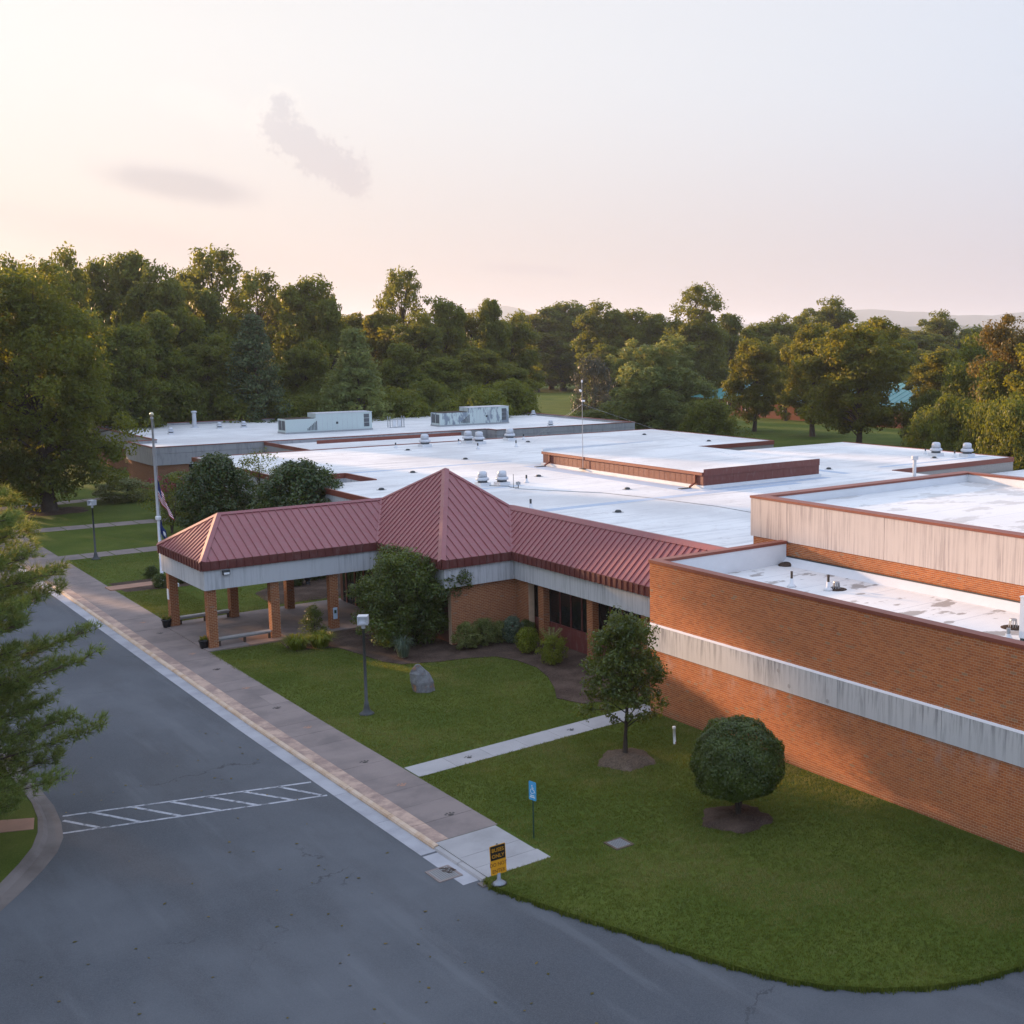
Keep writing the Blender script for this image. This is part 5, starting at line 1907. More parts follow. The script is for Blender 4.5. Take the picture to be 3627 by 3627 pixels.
# trash urn behind the canopy
t_ = thing('urn', (28.3, 70.2, 0), 'dark tapered urn seen below the canopy beyond the columns', 'urn')
child('bowl', MB().lathe([(0.14, 0.3), (0.24, 0.6), (0.30, 0.95), (0.36, 1.15), (0.33, 1.16), (0.28, 1.05)], n=18).mesh('bowl', M['black_plastic'], True), t_)
child('foot', MB().lathe([(0.26, 0), (0.24, 0.06), (0.12, 0.14), (0.13, 0.3)], n=18).mesh('foot', M['black_plastic'], True), t_)

# flagpole and flags
FX, FY = 21.88, 76.95
fp = thing('flagpole', (FX, FY, 0), 'tall silver flagpole with ball top left of the canopy', 'flagpole')
child('pole', MB().tube([(0, 0, 0), (0, 0, 5), (0, 0, 10.0)], [0.10, 0.085, 0.055], 14).mesh('pole', M['galvanised'], True), fp)
child('collar', MB().lathe([(0.26, 0), (0.22, 0.06), (0.12, 0.10)], n=16).mesh('collar', M['galvanised']), fp)
child('truck', MB().lathe([(0.08, 9.98), (0.10, 10.0), (0.10, 10.1), (0.04, 10.14)], n=12).mesh('truck', M['grey_metal']), fp)
child('ball', MB().lathe([(0.02, -0.14), (0.09, -0.10), (0.135, 0.0), (0.09, 0.10), (0.02, 0.135)], n=14).mesh('ball', M['gold_ball'], True), fp, (0, 0, 10.28))
child('halyard', MB().tube([(0.12, -0.02, 1.2), (0.13, -0.02, 5.5), (0.10, 0, 9.95)], 0.008, 5).mesh('halyard', M['flag_white']), fp)
child('lamp_ring', MB().lathe([(0.14, 3.85), (0.17, 3.9), (0.17, 4.05), (0.12, 4.1)], n=12).mesh('lamp_ring', M['white_paint']), fp)


def limp_flag(name, x, y, ztop, hoist, fly, label, paint, folds, seed):
    """a flag hanging limp from the halyard: the fly falls in folds along the pole"""
    r_ = random.Random(seed)
    NU, NV = 20, 26
    P = [[None] * (NV + 1) for _ in range(NU + 1)]
    for i in range(NU + 1):
        u = i / NU
        for j in range(NV + 1):
            v = j / NV
            sx = u * 0.42 * fly * (0.55 + 0.45 * v)
            drop = u * fly * 0.72
            yy = 0.10 * math.sin(u * folds * math.pi + v * 1.5) * (0.3 + u) + 0.03 * math.sin(v * 7 + u * 3)
            P[i][j] = Vector((0.09 + sx, yy, -v * hoist * (1 - 0.12 * u) - drop))
    quads = {}
    for i in range(NU):
        for j in range(NV):
            u, v = (i + 0.5) / NU, (j + 0.5) / NV
            quads.setdefault(paint(u, v), []).append((i, j))
    t_ = thing(name, (x, y, ztop), label, 'flag')
    t_.rotation_euler = (0, 0, R(-40))
    for key, qs in quads.items():
        m_ = MB()
        for i, j in qs:
            m_.poly([P[i][j], P[i + 1][j], P[i + 1][j + 1], P[i][j + 1]])
        child(key[0], m_.mesh(key[0], M[key[1]], True), t_)


def us(u, v):
    if u < 0.40 and v < 7 / 13:
        return ('canton', 'flag_blue')
    k = int(v * 13)
    return ('red_stripe', 'flag_red') if k % 2 == 0 else ('white_stripe', 'flag_white')


def state(u, v):
    return ('seal', 'flag_white') if (u - 0.55) ** 2 * 2 + (v - 0.5) ** 2 < 0.05 else ('field', 'flag_blue')


limp_flag('national_flag', FX, FY, 6.35, 1.25, 2.0, 'red white and blue striped flag hanging limp on the flagpole', us, 4.0, 2)
limp_flag('state_flag', FX, FY, 4.0, 1.0, 1.6, 'dark blue flag with pale seal hanging limp below the striped flag', state, 3.4, 4)
t_ = thing('flag_spotlight', (21.6, 73.4, 0), 'small white ground spotlight beyond the left canopy column', 'spotlight')
child('stake', MB().tube([(0, 0, 0), (0, 0, 0.35)], 0.03, 6).mesh('stake', M['dark_iron']), t_)
child('housing', MB().box(-0.16, 0.16, -0.12, 0.12, 0.33, 0.52).mesh('housing', M['white_paint']), t_)

# chain-link posts of the fence before the vines at the right edge of the lot
for i in range(6):
    t_ = thing('fence_post', (118.5 + 0.9 * i, 91 - 5.0 * i, 0), 'thin grey fence post beyond the parking lot, %s from left' % ('first', 'second', 'third', 'fourth', 'fifth', 'sixth')[i], 'fence post', 'fence posts beyond the parking lot')
    child('post', MB().tube([(0, 0, 0), (0, 0, 2.6)], 0.06, 8).mesh('post', M['galvanised']), t_)
    child('cap', MB().lathe([(0.075, 2.6), (0.06, 2.67)], n=8).mesh('cap', M['galvanised']), t_)

# ------------------------------------------------------------------ vegetation
def leaf_quads(pos, nrm, size, r_, aspect=0.55):
    """diamond leaves at pos facing nrm with random roll"""
    n = len(pos)
    nrm = nrm / np.maximum(np.linalg.norm(nrm, axis=1, keepdims=True), 1e-6)
    t = r_.normal(size=(n, 3))
    t -= (t * nrm).sum(1, keepdims=True) * nrm
    t /= np.maximum(np.linalg.norm(t, axis=1, keepdims=True), 1e-6)
    b = np.cross(nrm, t)
    s = (size * (0.65 + 0.7 * r_.random(n)))[:, None]
    co = np.empty((n, 4, 3))
    co[:, 0] = pos - t * s * 0.5
    co[:, 1] = pos - b * s * 0.5 * aspect + t * s * 0.05
    co[:, 2] = pos + t * s * 0.5
    co[:, 3] = pos + b * s * 0.5 * aspect + t * s * 0.05
    return co


def clump_leaves(cen, rad, n_per, size, r_, shell=0.55, up=0.45, flat=0.75):
    """leaves spread through many clumps; per-leaf tone follows its clump"""
    k = len(cen)
    idx = np.repeat(np.arange(k), n_per)
    n = len(idx)
    d = r_.normal(size=(n, 3))
    d /= np.linalg.norm(d, axis=1, keepdims=True)
    rr_ = (shell + (1 - shell) * r_.random(n) ** 0.6) * (0.8 + 0.45 * r_.random(n))
    off = d * rr_[:, None] * rad[idx][:, None]
    off[:, 2] *= flat
    pos = cen[idx] + off
    nrm = d * 0.8 + np.array([0, 0, up]) + r_.normal(size=(n, 3)) * 0.55
    tone = np.clip(0.5 + (r_.random(k)[idx] - 0.5) * 0.55 + (r_.random(n) - 0.5) * 0.6, 0, 1)
    return leaf_quads(pos, nrm, np.full(n, size), r_), tone


def envelope(kind, n, r_):
    """points in a unit crown (x, y in -1..1, z in 0..1), more towards the skin"""
    a = r_.random(n) * 2 * np.pi
    z = r_.random(n)
    q = 0.35 + 0.65 * r_.random(n) ** 0.5
    if kind == 'round':
        z = 0.02 + 0.96 * z
        rad = np.sqrt(np.clip(1 - (2 * z - 1) ** 2, 0, 1)) ** 0.8
    elif kind == 'oval':
        rad = np.sin(np.pi * np.clip(z * 0.90 + 0.08, 0, 1)) ** 0.7
    elif kind == 'broad':
        z = z ** 0.8
        rad = np.clip(1.08 - z ** 2.4, 0.08, 1) * np.clip(0.55 + z * 1.8, 0, 1)
    elif kind == 'cone':
        z = z ** 1.35
        rad = np.clip(1.0 - z, 0.03, 1) ** 0.80
    elif kind == 'dome':
        rad = np.sqrt(np.clip(1 - (z * 0.98) ** 2.6, 0, 1)) * np.clip(0.62 + z * 1.4, 0, 1)
    elif kind == 'airy':
        z = 0.25 + 0.75 * z
        rad = np.sin(np.pi * np.clip(z * 0.85 + 0.1, 0, 1)) ** 0.6
        q = 0.2 + 0.8 * r_.random(n) ** 0.4
    elif kind == 'pear':
        rad = np.interp(z, (0, 0.15, 0.45, 0.75, 1.0), (0.75, 1.0, 0.85, 0.5, 0.10))
    return np.stack([np.cos(a) * rad * q, np.sin(a) * rad * q, z], 1)


def build_tree(kind, H, RAD, z0, n_cl, n_per, leaf, crad, leafmat, barkmat='bark', seed=1, trunk_r=None, limbs=26, flat=0.75, up=0.45, lean=0.0, multi=1, shell=0.55, lobes=0, lobe_r=0.36):
    """crown and trunk meshes in tree coordinates (base at the origin)"""
    r_ = np.random.default_rng(seed)
    if lobes:
        # boughs: large lobes over the crown, each carrying leaf clumps on its skin
        EL = envelope(kind, lobes, r_)
        EL[:, 2] = (np.arange(lobes) + r_.random(lobes)) / lobes if kind != 'broad' else EL[:, 2]
        prof = envelope(kind, 4000, r_)
        for i_ in range(lobes):
            near = prof[np.abs(prof[:, 2] - EL[i_, 2]) < 0.06]
            rm = np.percentile(np.hypot(near[:, 0], near[:, 1]), 97) if len(near) > 4 else 0.3
            a_ = i_ * 2.399 + r_.random() * 0.9
            q_ = rm * (0.35 + 0.5 * r_.random())
            EL[i_, 0], EL[i_, 1] = q_ * math.cos(a_), q_ * math.sin(a_)
        lc = np.stack([EL[:, 0] * RAD * 0.80, EL[:, 1] * RAD * 0.80, z0 + (H - z0) * (0.08 + 0.80 * EL[:, 2])], 1)
        lr = RAD * lobe_r * (0.65 + 0.6 * r_.random(lobes)) * np.clip(1.15 - 0.4 * EL[:, 2], 0.6, 1.2)
        li = r_.integers(0, lobes, n_cl)
        d = r_.normal(size=(n_cl, 3))
        d[:, 2] = d[:, 2] * 0.9 + 0.25
        d /= np.linalg.norm(d, axis=1, keepdims=True)
        cen = lc[li] + d * (lr[li] * (0.55 + 0.45 * r_.random(n_cl)))[:, None] * np.array([1, 1, 0.82])
        nin = n_cl // 7
        E = envelope(kind, nin, r_)
        cen[:nin] = np.stack([E[:, 0] * RAD * 0.6, E[:, 1] * RAD * 0.6, z0 + E[:, 2] * (H - z0) * 0.85], 1)
        cen[:, 2] = np.maximum(cen[:, 2], z0 * 0.8)
        lobe_tone = (r_.random(lobes) - 0.5)[li] * 0.35
    else:
        E = envelope(kind, n_cl, r_)
        wob = 1 + 0.16 * np.sin(3 * np.arctan2(E[:, 1], E[:, 0]) + seed) + 0.10 * r_.normal(size=n_cl)
        cen = np.stack([E[:, 0] * RAD * wob, E[:, 1] * RAD * wob, z0 + E[:, 2] * (H - z0)], 1)
        lobe_tone = np.zeros(n_cl)
    rad = crad * (0.65 + 0.7 * r_.random(n_cl))
    co, tone = clump_leaves(cen, rad, n_per, leaf, r_, flat=flat, up=up, shell=shell)
    tone = np.clip(tone + np.repeat(lobe_tone, n_per), 0, 1)
    # some stray sprigs on the outline
    crown = np_mesh('crown', co, 4, tone, M[leafmat])
    tr = trunk_r or H * 0.018
    tb = MB()
    rp = random.Random(seed)
    for mlt in range(multi):
        ang = 2 * math.pi * mlt / max(multi, 1) + 0.4
        sp = 0.0 if multi == 1 else RAD * 0.35
        pts = []
        for i in range(7):
            f = i / 6
            pts.append((sp * f * math.cos(ang) + RAD * 0.04 * math.sin(f * 5 + seed), sp * f * math.sin(ang) + RAD * 0.04 * math.cos(f * 4 + seed) - RAD * 0.04, (z0 + (H - z0) * 0.86) * f - 0.05 if i else -0.1))
        rs = [tr * (1.45 if i == 0 else (1 - 0.13 * i)) / (1 if multi == 1 else 1.5) for i in range(7)]
        tb.tube(pts, rs, 9)
        order = np.argsort(r_.random(n_cl))[:limbs // multi]
        for k in order:
            c = cen[k]
            f = min(0.95, max(0.12, (c[2] * 0.72) / (z0 + (H - z0) * 0.86)))
            i = min(5, int(f * 6))
            a0 = Vector(pts[i]).lerp(Vector(pts[i + 1]), f * 6 - i)
            mid = a0.lerp(Vector(c), 0.5) + Vector((0, 0, 0.06 * H * rp.uniform(0.2, 1.0)))
            r0 = tr * (1 - 0.13 * f * 6) * 0.45
            tb.tube([a0, mid, Vector(c)], [r0, r0 * 0.6, r0 * 0.2], 5, cap=False)
    trunk = tb.mesh('trunk', M[barkmat], True)
    return crown, trunk


def plant(name, loc, meshes, label, cat='tree', group=None, rot=0.0, scale=(1, 1, 1)):
    t_ = thing(name, loc, label, cat, group)
    t_.rotation_euler = (0, 0, rot)
    t_.scale = scale
    child('trunk', meshes[1], t_)
    child('crown', meshes[0], t_)
    return t_


# --- single trees near the school
oak = build_tree('round', 22.0, 9.4, 0.6, 800, 105, 0.30, 0.90, 'leaf_oak', 'bark', 41, trunk_r=0.5, limbs=60, flat=0.85, up=0.2, lobes=50, lobe_r=0.30)
plant('oak_tree', (23.4, 115.0, 0), oak, 'huge dark oak on the left lawn with branches sweeping low', rot=0.6)
pear = build_tree('pear', 5.3, 1.95, 1.35, 260, 66, 0.115, 0.27, 'leaf_pear', 'bark_dark', 43, trunk_r=0.075, limbs=60, flat=0.9, up=0.25, shell=0.3, lobes=26, lobe_r=0.36)
plant('young_pear_tree', (24.85, 33.5, 0.2), pear, 'young glossy-leaved tree on a straw mulch ring before the brick wall')
ballt = list(build_tree('dome', 2.6, 1.0, 0.9, 60, 40, 0.085, 0.26, 'leaf_dark', 'bark_dark', 44, trunk_r=0.085, limbs=40, flat=0.95, up=0.35, multi=4))
r_ = np.random.default_rng(444)
n = 46000
d = r_.normal(size=(n, 3))
d /= np.linalg.norm(d, axis=1, keepdims=True)
lump = 1 + 0.035 * np.sin(d[:, 0] * 9 + 1.0) * np.sin(d[:, 1] * 8) + 0.03 * np.sin(d[:, 2] * 11 + d[:, 0] * 6) + 0.022 * np.sin(d[:, 1] * 17 + d[:, 2] * 13)
q = (0.80 + 0.20 * r_.random(n) ** 0.5) * lump + (r_.random(n) > 0.985) * 0.06
pos = d * q[:, None] * np.array([1.46, 1.46, 1.44])
pos[:, 2] = np.where(pos[:, 2] < -0.75, -0.75 + (pos[:, 2] + 0.75) * 0.45, pos[:, 2]) + 1.82
tone = np.clip(0.42 + 0.25 * np.sin(d[:, 0] * 7 + d[:, 2] * 5) * np.sin(d[:, 1] * 6) + 0.5 * (r_.random(n) - 0.5), 0, 1)
ballt[0] = np_mesh('crown', leaf_quads(pos, d + r_.normal(size=(n, 3)) * 0.5 + np.array([0, 0, 0.25]), np.full(n, 0.075), r_), 4, tone, M['leaf_dark'])
plant('clipped_ball_tree', (24.35, 27.0, 0.0), ballt, 'dense dark clipped ball-shaped tree on a mulch ring')
bigsh = build_tree('round', 4.7, 3.5, 0.15, 560, 95, 0.12, 0.36, 'leaf_dark', 'bark_dark', 45, trunk_r=0.10, limbs=40, flat=0.9, multi=4, lobes=26, lobe_r=0.30)
plant('large_evergreen_shrub', (26.6, 53.4, 0.1), bigsh, 'large dark evergreen shrub before the red pyramid roof', 'shrub')
mag = build_tree('oval', 6.3, 2.7, 0.1, 420, 95, 0.19, 0.42, 'leaf_magnolia', 'bark_dark', 46, trunk_r=0.13, limbs=40, flat=0.95)
mag2 = build_tree('oval', 6.3, 3.1, 0.1, 460, 95, 0.19, 0.44, 'leaf_magnolia', 'bark_dark', 47, trunk_r=0.13, limbs=40, flat=0.95)


def at_az(a, d):
    return (d * math.sin(a), d * math.cos(a))


plant('magnolia_tree', (*at_az(0.3195, 92.5), 0), mag, 'dense dark magnolia behind the canopy, left one of two')
plant('magnolia_tree', (*at_az(0.3800, 86.0), 0), mag2, 'dense dark magnolia behind the canopy, right one of two', scale=(1.05, 1.05, 1.0))
sap = build_tree('airy', 6.3, 2.2, 1.2, 60, 40, 0.15, 0.5, 'leaf_oak', 'bark', 48, limbs=30)
plant('thin_sapling', (*at_az(0.350, 96.0), 0), sap, 'thin pale sapling between the two dark magnolias')
crape = build_tree('round', 4.4, 1.7, 0.8, 60, 45, 0.16, 0.45, 'leaf_oak', 'bark', 49, multi=4, limbs=20)
cr = plant('crape_myrtle', (*at_az(0.2865, 100.0), 0), crape, 'small crape myrtle with dark red blossom beside the flagpole')
r_ = np.random.default_rng(5)
fc = np.stack([r_.normal(size=14) * 0.9, r_.normal(size=14) * 0.9, 3.2 + r_.random(14) * 1.2], 1)
co, tone = clump_leaves(fc, np.full(14, 0.28), 45, 0.13, r_)
child('blossom', np_mesh('blossom', co, 4, tone, M['petal_red']), cr)
hyd = build_tree('dome', 3.6, 2.0, 0.1, 150, 60, 0.17, 0.45, 'leaf_azalea', 'bark_dark', 50, limbs=10)
plant('rounded_bush', (*at_az(0.2945, 109.0), 0), hyd, 'pale rounded bush against the far brick corner, left and taller', 'shrub')
plant('rounded_bush', (*at_az(0.3085, 105.0), 0), hyd, 'pale rounded bush against the far brick corner, right and nearer', 'shrub', rot=2.0, scale=(1.0, 1.0, 0.85))
plant('rounded_bush', (*at_az(0.256, 121.5), 0), hyd, 'low dark bush under the oak by the far brick corner', 'shrub', rot=1.0, scale=(1.4, 1.4, 0.55))

# --- entrance shrubs
def shrub(rad, h, leaf, mat, seed, kind='dome', n_cl=150, n_per=60, crad=0.11):
    return build_tree(kind, h, rad, 0.03, n_cl, n_per, leaf, crad, mat, 'bark_dark', seed, trunk_r=0.03, limbs=8, flat=0.95, multi=2)


azal = shrub(0.56, 1.0, 0.055, 'leaf_azalea', 61)
box_ = shrub(0.52, 0.92, 0.050, 'leaf_box', 62)
box2 = shrub(0.60, 1.0, 0.050, 'leaf_box', 63)
blue = shrub(0.50, 1.2, 0.075, 'leaf_blue', 64, 'oval')
drk = shrub(0.5, 0.9, 0.055, 'leaf_dark', 65)
sh = [((28.15, 50.75, 0.1), azal, 'clipped pale green shrub half hidden by the large evergreen', 1.15),
      ((29.2, 50.9, 0.1), azal, 'large clipped pale green ball shrub in the entrance bed', 1.15),
      ((29.95, 50.75, 0.1), azal, 'clipped pale shrub right of the large pale ball', 0.95),
      ((30.45, 50.3, 0.1), blue, 'loose blue-green shrub in the corner of the entrance bed', 1.0),
      ((30.1, 48.3, 0.1), box_, 'bright yellow-green shrub in the entrance bed, left of two', 1.1),
      ((30.5, 49.2, 0.1), box_, 'small yellow-green shrub behind the bright left one', 0.9),
      ((29.95, 45.85, 0.1), box2, 'bright yellow-green shrub with a fern-leaved sprout, right of two', 1.15),
      ((31.2, 50.2, 0.1), drk, 'low dark bush against the entrance brick wall', 1.0),
      ((25.6, 53.6, 0.1), azal, 'clipped yellowish shrub under the large evergreen, left side', 1.05),
      ((21.77, 78.6, 0.05), drk, 'small dark bush behind the flagpole', 0.8),
      ((21.3, 75.3, 0.05), drk, 'small dark bush left of the canopy column', 0.85),
      ((22.55, 75.7, 0.05), drk, 'small dark bush right of the flagpole foot', 0.7),
      ((27.5, 70.5, 0.05), drk, 'dark bush seen under the canopy beyond the columns', 1.3),
      ((29.3, 71.5, 0.05), drk, 'dark spreading bush beyond the canopy near the urn', 1.4)]
for i, (loc, me, lab, sc) in enumerate(sh):
    plant('shrub', loc, me, lab, 'shrub', 'shrubs in the beds', rot=i * 1.3, scale=(sc, sc, sc))
nand = build_tree('pear', 1.45, 0.62, 0.15, 60, 60, 0.07, 0.22, 'leaf_dark', 'bark_dark', 66, trunk_r=0.03, multi=4, limbs=20)
plant('nandina_shrub', (23.5, 57.9, 0.05), nand, 'tall feathery green shrub before the third canopy column', 'shrub')
# fern-leaved sprout growing out of the right shrub
sp = thing('sumac_sprout', (30.0, 46.2, 0.9), 'fern-leaved green sprout rising from the bright shrub', 'plant')
r_ = np.random.default_rng(9)
Q, T = [], []
stems = MB()
for k in range(7):
    a = k * 0.9
    ln = 0.75
    base = np.array([0, 0, 0.1])
    d = np.array([math.cos(a) * 0.75, math.sin(a) * 0.75, 0.66])
    stems.tube([tuple(base), tuple(base + d * ln * 0.6), tuple(base + d * ln + np.array([0, 0, -0.1]))], [0.012, 0.009, 0.004], 5)
    side = np.cross(d, [0, 0, 1])
    side /= np.linalg.norm(side)
    for i in range(9):
        f = 0.25 + 0.75 * i / 8
        for sgn in (-1, 1):
            p = base + d * ln * f + side * sgn * 0.09
            u = side * sgn * 0.10
            v = d * 0.022
            Q.append([p - u, p - v, p + u, p + v])
            T.append(r_.random())
child('stem', stems.mesh('stem', M['leaf_box']), sp)
child('leaflet', np_mesh('leaflet', np.array(Q), 4, np.array(T), M['leaf_azalea']), sp)


def grass_clump(name, loc, n, rad, h, mat, label, seed, cat='grass clump'):
    r_ = np.random.default_rng(seed)
    a = r_.random(n) * 2 * np.pi
    rr_ = rad * np.sqrt(r_.random(n)) * 0.5
    base = np.stack([rr_ * np.cos(a), rr_ * np.sin(a), np.zeros(n)], 1)
    out_ = np.stack([np.cos(a), np.sin(a), np.zeros(n)], 1) * (0.35 + 0.65 * r_.random(n))[:, None] * rad
    hh = h * (0.6 + 0.5 * r_.random(n))
    mid = base + out_ * 0.45
    mid[:, 2] = hh * 0.85
    tip = base + out_ * 1.0
    tip[:, 2] = hh * (0.55 + 0.4 * r_.random(n))
    s = np.stack([-np.sin(a), np.cos(a), np.zeros(n)], 1) * 0.014
    q1 = np.stack([base - s, base + s, mid + s, mid - s], 1)
    q2 = np.stack([mid - s, mid + s, tip + s * 0.2, tip - s * 0.2], 1)
    tone = r_.random(n)
    t_ = thing(name, loc, label, cat)
    child('blades', np_mesh('blades', np.concatenate([q1, q2]), 4, np.concatenate([tone, tone]), M[mat]), t_)
    child('crown_base', MB().lathe([(rad * 0.45, -0.02), (rad * 0.3, 0.06), (0.05, 0.09)], n=10).mesh('crown_base', M['mulch']), t_)


grass_clump('daylily_clump', (21.9, 55.9, 0.03), 420, 0.75, 0.75, 'leaf_box', 'arching daylily clump at the bed edge, left', 71)
grass_clump('daylily_clump', (22.9, 55.6, 0.05), 420, 0.75, 0.75, 'leaf_box', 'arching daylily clump at the bed edge, right', 72)
grass_clump('ornamental_grass', (25.0, 51.1, 0.1), 180, 0.5, 0.95, 'leaf_blue', 'pale ornamental grass clump before the large evergreen', 73)


def planter(x, y, label, seed):
    t_ = thing('planter', (x, y, 0.02), label, 'planter', 'flower pots beside the canopy columns')
    child('pot', MB().lathe([(0.15, 0), (0.17, 0.02), (0.235, 0.36), (0.26, 0.37), (0.26, 0.42), (0.22, 0.42), (0.21, 0.36)], n=18).mesh('pot', M['black_plastic'], True), t_)
    r_ = np.random.default_rng(seed)
    cen = np.stack([r_.normal(size=22) * 0.10, r_.normal(size=22) * 0.10, 0.45 + r_.random(22) * 0.10], 1)
    co, tone = clump_leaves(cen, np.full(22, 0.07), 26, 0.05, r_)
    child('foliage', np_mesh('foliage', co, 4, tone, M['leaf_box']), t_)
    co, tone = clump_leaves(cen[:9] + np.array([0, 0, 0.06]), np.full(9, 0.05), 12, 0.035, r_)
    child('flowers', np_mesh('flowers', co, 4, tone, M['petal_orange']), t_)


planter(18.5, 59.0, 'black flower pot beside the nearest canopy column', 81)
planter(18.45, 64.6, 'black flower pot beside the far left canopy column', 82)

# --- the pine at the left edge of the picture
def build_pine(H, RAD, z0, seed):
    r_ = np.random.default_rng(seed)
    rp = random.Random(seed)
    tb = MB()
    tb.tube([(0, 0, -0.1), (0.1, 0, H * 0.35), (0.0, 0.1, H * 0.7), (0, 0, H)], [0.26, 0.2, 0.12, 0.02], 9)
    tuft_p, tuft_d = [], []
    nb = 210
    for b in range(nb):
        f = b / (nb - 1)
        z = z0 + (H - z0 - 0.3) * f
        ln = RAD * (1 - f ** 4) * rp.uniform(0.72, 1.08) + 0.4
        a = b * 2.399 + rp.uniform(-0.3, 0.3)
        d = Vector((math.cos(a), math.sin(a), 0.0))
        side = Vector((-math.sin(a), math.cos(a), 0))
        P0 = Vector((0, 0, z))
        pts = []
        for i in range(6):
            t = i / 5
            pts.append(P0 + d * ln * t + Vector((0, 0, -0.10 * ln * t + 0.22 * ln * t * t)))
        tb.tube(pts, [0.06 * (1 - 0.16 * i) * (1 - 0.5 * f) for i in range(6)], 5, cap=False)
        nt = int(12 + 18 * ln / RAD)
        for k in range(nt):
            t = 0.34 + 0.66 * ((k + rp.random()) / nt) ** 0.8
            i = min(4, int(t * 5))
            c = pts[i].lerp(pts[i + 1], t * 5 - i)
            sg = rp.choice((-1, 1))
            w_ = ln * 0.26 * (1.2 - t) * rp.uniform(0.4, 1.2) + 0.10
            tip = c + side * sg * w_ + d * w_ * 0.8 + Vector((0, 0, rp.uniform(0.0, 0.30) * w_ + 0.05))
            tb.tube([c, tip], [0.012, 0.005], 3, cap=False)
            for q in range(7):
                u = 0.30 + 0.70 * q / 6
                p = c.lerp(tip, u)
                tuft_p.append((p.x + rp.uniform(-0.12, 0.12), p.y + rp.uniform(-0.12, 0.12), p.z + rp.uniform(-0.14, 0.18)))
                dd = (tip - c).normalized() + Vector((0, 0, 0.45))
                tuft_d.append((dd.x, dd.y, dd.z))
    tp, td = np.array(tuft_p), np.array(tuft_d)
    td /= np.linalg.norm(td, axis=1, keepdims=True)
    NN = 13
    n = len(tp)
    P = np.repeat(tp, NN, 0)
    D = np.repeat(td, NN, 0) * 0.75 + r_.normal(size=(n * NN, 3)) * 0.55
    D /= np.linalg.norm(D, axis=1, keepdims=True)
    S_ = np.cross(D, r_.normal(size=(n * NN, 3)))
    S_ /= np.linalg.norm(S_, axis=1, keepdims=True)
    L = (0.17 + 0.13 * r_.random(n * NN))[:, None]
    tri = np.stack([P - S_ * 0.010, P + S_ * 0.010, P + D * L], 1)
    tone = np.clip(np.repeat(r_.random(n), NN) * 0.7 + 0.3 * r_.random(n * NN), 0, 1)
    return np_mesh('crown', tri, 3, tone, M['leaf_pine']), tb.mesh('trunk', M['bark'], True)


pine = build_pine(13.5, 5.7, 1.2, 91)
plant('pine_tree', (2.75, 41.2, 0.0), pine, 'bright green pine reaching in over the road from the left edge', rot=0.35)

# --- woods behind the school: several crown shapes copied tree by tree
V = {
    'oakA': build_tree('oval', 20, 6.2, 2.0, 338, 78, 0.46, 0.95, 'leaf_wood', 'bark', 101, limbs=40, up=0.3, lobes=18, lobe_r=0.44),
    'oakB': build_tree('broad', 20, 6.8, 1.5, 351, 78, 0.46, 0.95, 'leaf_wood', 'bark', 102, limbs=40, up=0.3, lobes=18, lobe_r=0.42),
    'oakC': build_tree('round', 20, 6.0, 3.5, 312, 78, 0.46, 0.95, 'leaf_oak', 'bark', 103, limbs=40, up=0.3, lobes=17, lobe_r=0.46),
    'airy': build_tree('airy', 20, 5.2, 4.0, 120, 62, 0.48, 1.15, 'leaf_oak', 'bark', 104, limbs=70, up=0.3, shell=0.2),
    'gold': build_tree('oval', 20, 5.8, 2.0, 338, 78, 0.46, 0.95, 'leaf_gold', 'bark', 105, limbs=40, up=0.3, lobes=18, lobe_r=0.42),
    'cone': build_tree('cone', 20, 6.0, 0.5, 330, 70, 0.42, 1.05, 'leaf_conifer', 'bark', 106, limbs=50, up=0.1, flat=0.5),
    'coneG': build_tree('cone', 20, 6.4, 0.5, 330, 75, 0.44, 1.10, 'leaf_linden', 'bark', 107, limbs=50, up=0.2, flat=0.6),
    'maple': build_tree('round', 15, 6.6, 2.2, 390, 100, 0.34, 0.80, 'leaf_gold', 'bark', 108, limbs=50, up=0.3, lobes=24, lobe_r=0.36),
    'mapleB': build_tree('oval', 15, 5.2, 2.0, 364, 100, 0.34, 0.75, 'leaf_gold', 'bark', 109, limbs=50, up=0.3, lobes=22, lobe_r=0.40),
    'lind': build_tree('round', 15, 7.6, 1.2, 416, 110, 0.34, 0.80, 'leaf_linden', 'bark', 110, limbs=50, up=0.3, lobes=24, lobe_r=0.36),
    'rust': build_tree('round', 20, 6.4, 1.0, 338, 85, 0.40, 1.25, 'leaf_rust', 'bark', 111, limbs=40, up=0.3, lobes=20, lobe_r=0.40),
    'vine': build_tree('dome', 12, 6.0, 0.0, 338, 85, 0.40, 1.3, 'leaf_wood', 'bark_dark', 112, limbs=20, up=0.3, lobes=18, lobe_r=0.40),
    'brush': build_tree('dome', 7, 5.0, 0.0, 260, 70, 0.36, 1.1, 'leaf_wood', 'bark_dark', 113, limbs=20, up=0.3, lobes=14, lobe_r=0.40),
    'tall': build_tree('round', 21, 4.6, 13.2, 200, 70, 0.40, 1.1, 'leaf_wood', 'bark', 115, trunk_r=0.35, limbs=30, up=0.3),  # high crown on bare trunk, shaped to shade the wall but pass low sun
    'grey': build_tree('dome', 8, 4.6, 0.0, 150, 60, 0.34, 1.0, 'leaf_grey', 'bark', 114, limbs=40, up=0.2),
}
VH = {'oakA': 20, 'oakB': 20, 'oakC': 20, 'airy': 20, 'gold': 20, 'cone': 20, 'coneG': 20, 'maple': 15, 'mapleB': 15, 'lind': 15, 'rust': 20, 'vine': 12, 'brush': 7, 'grey': 8}

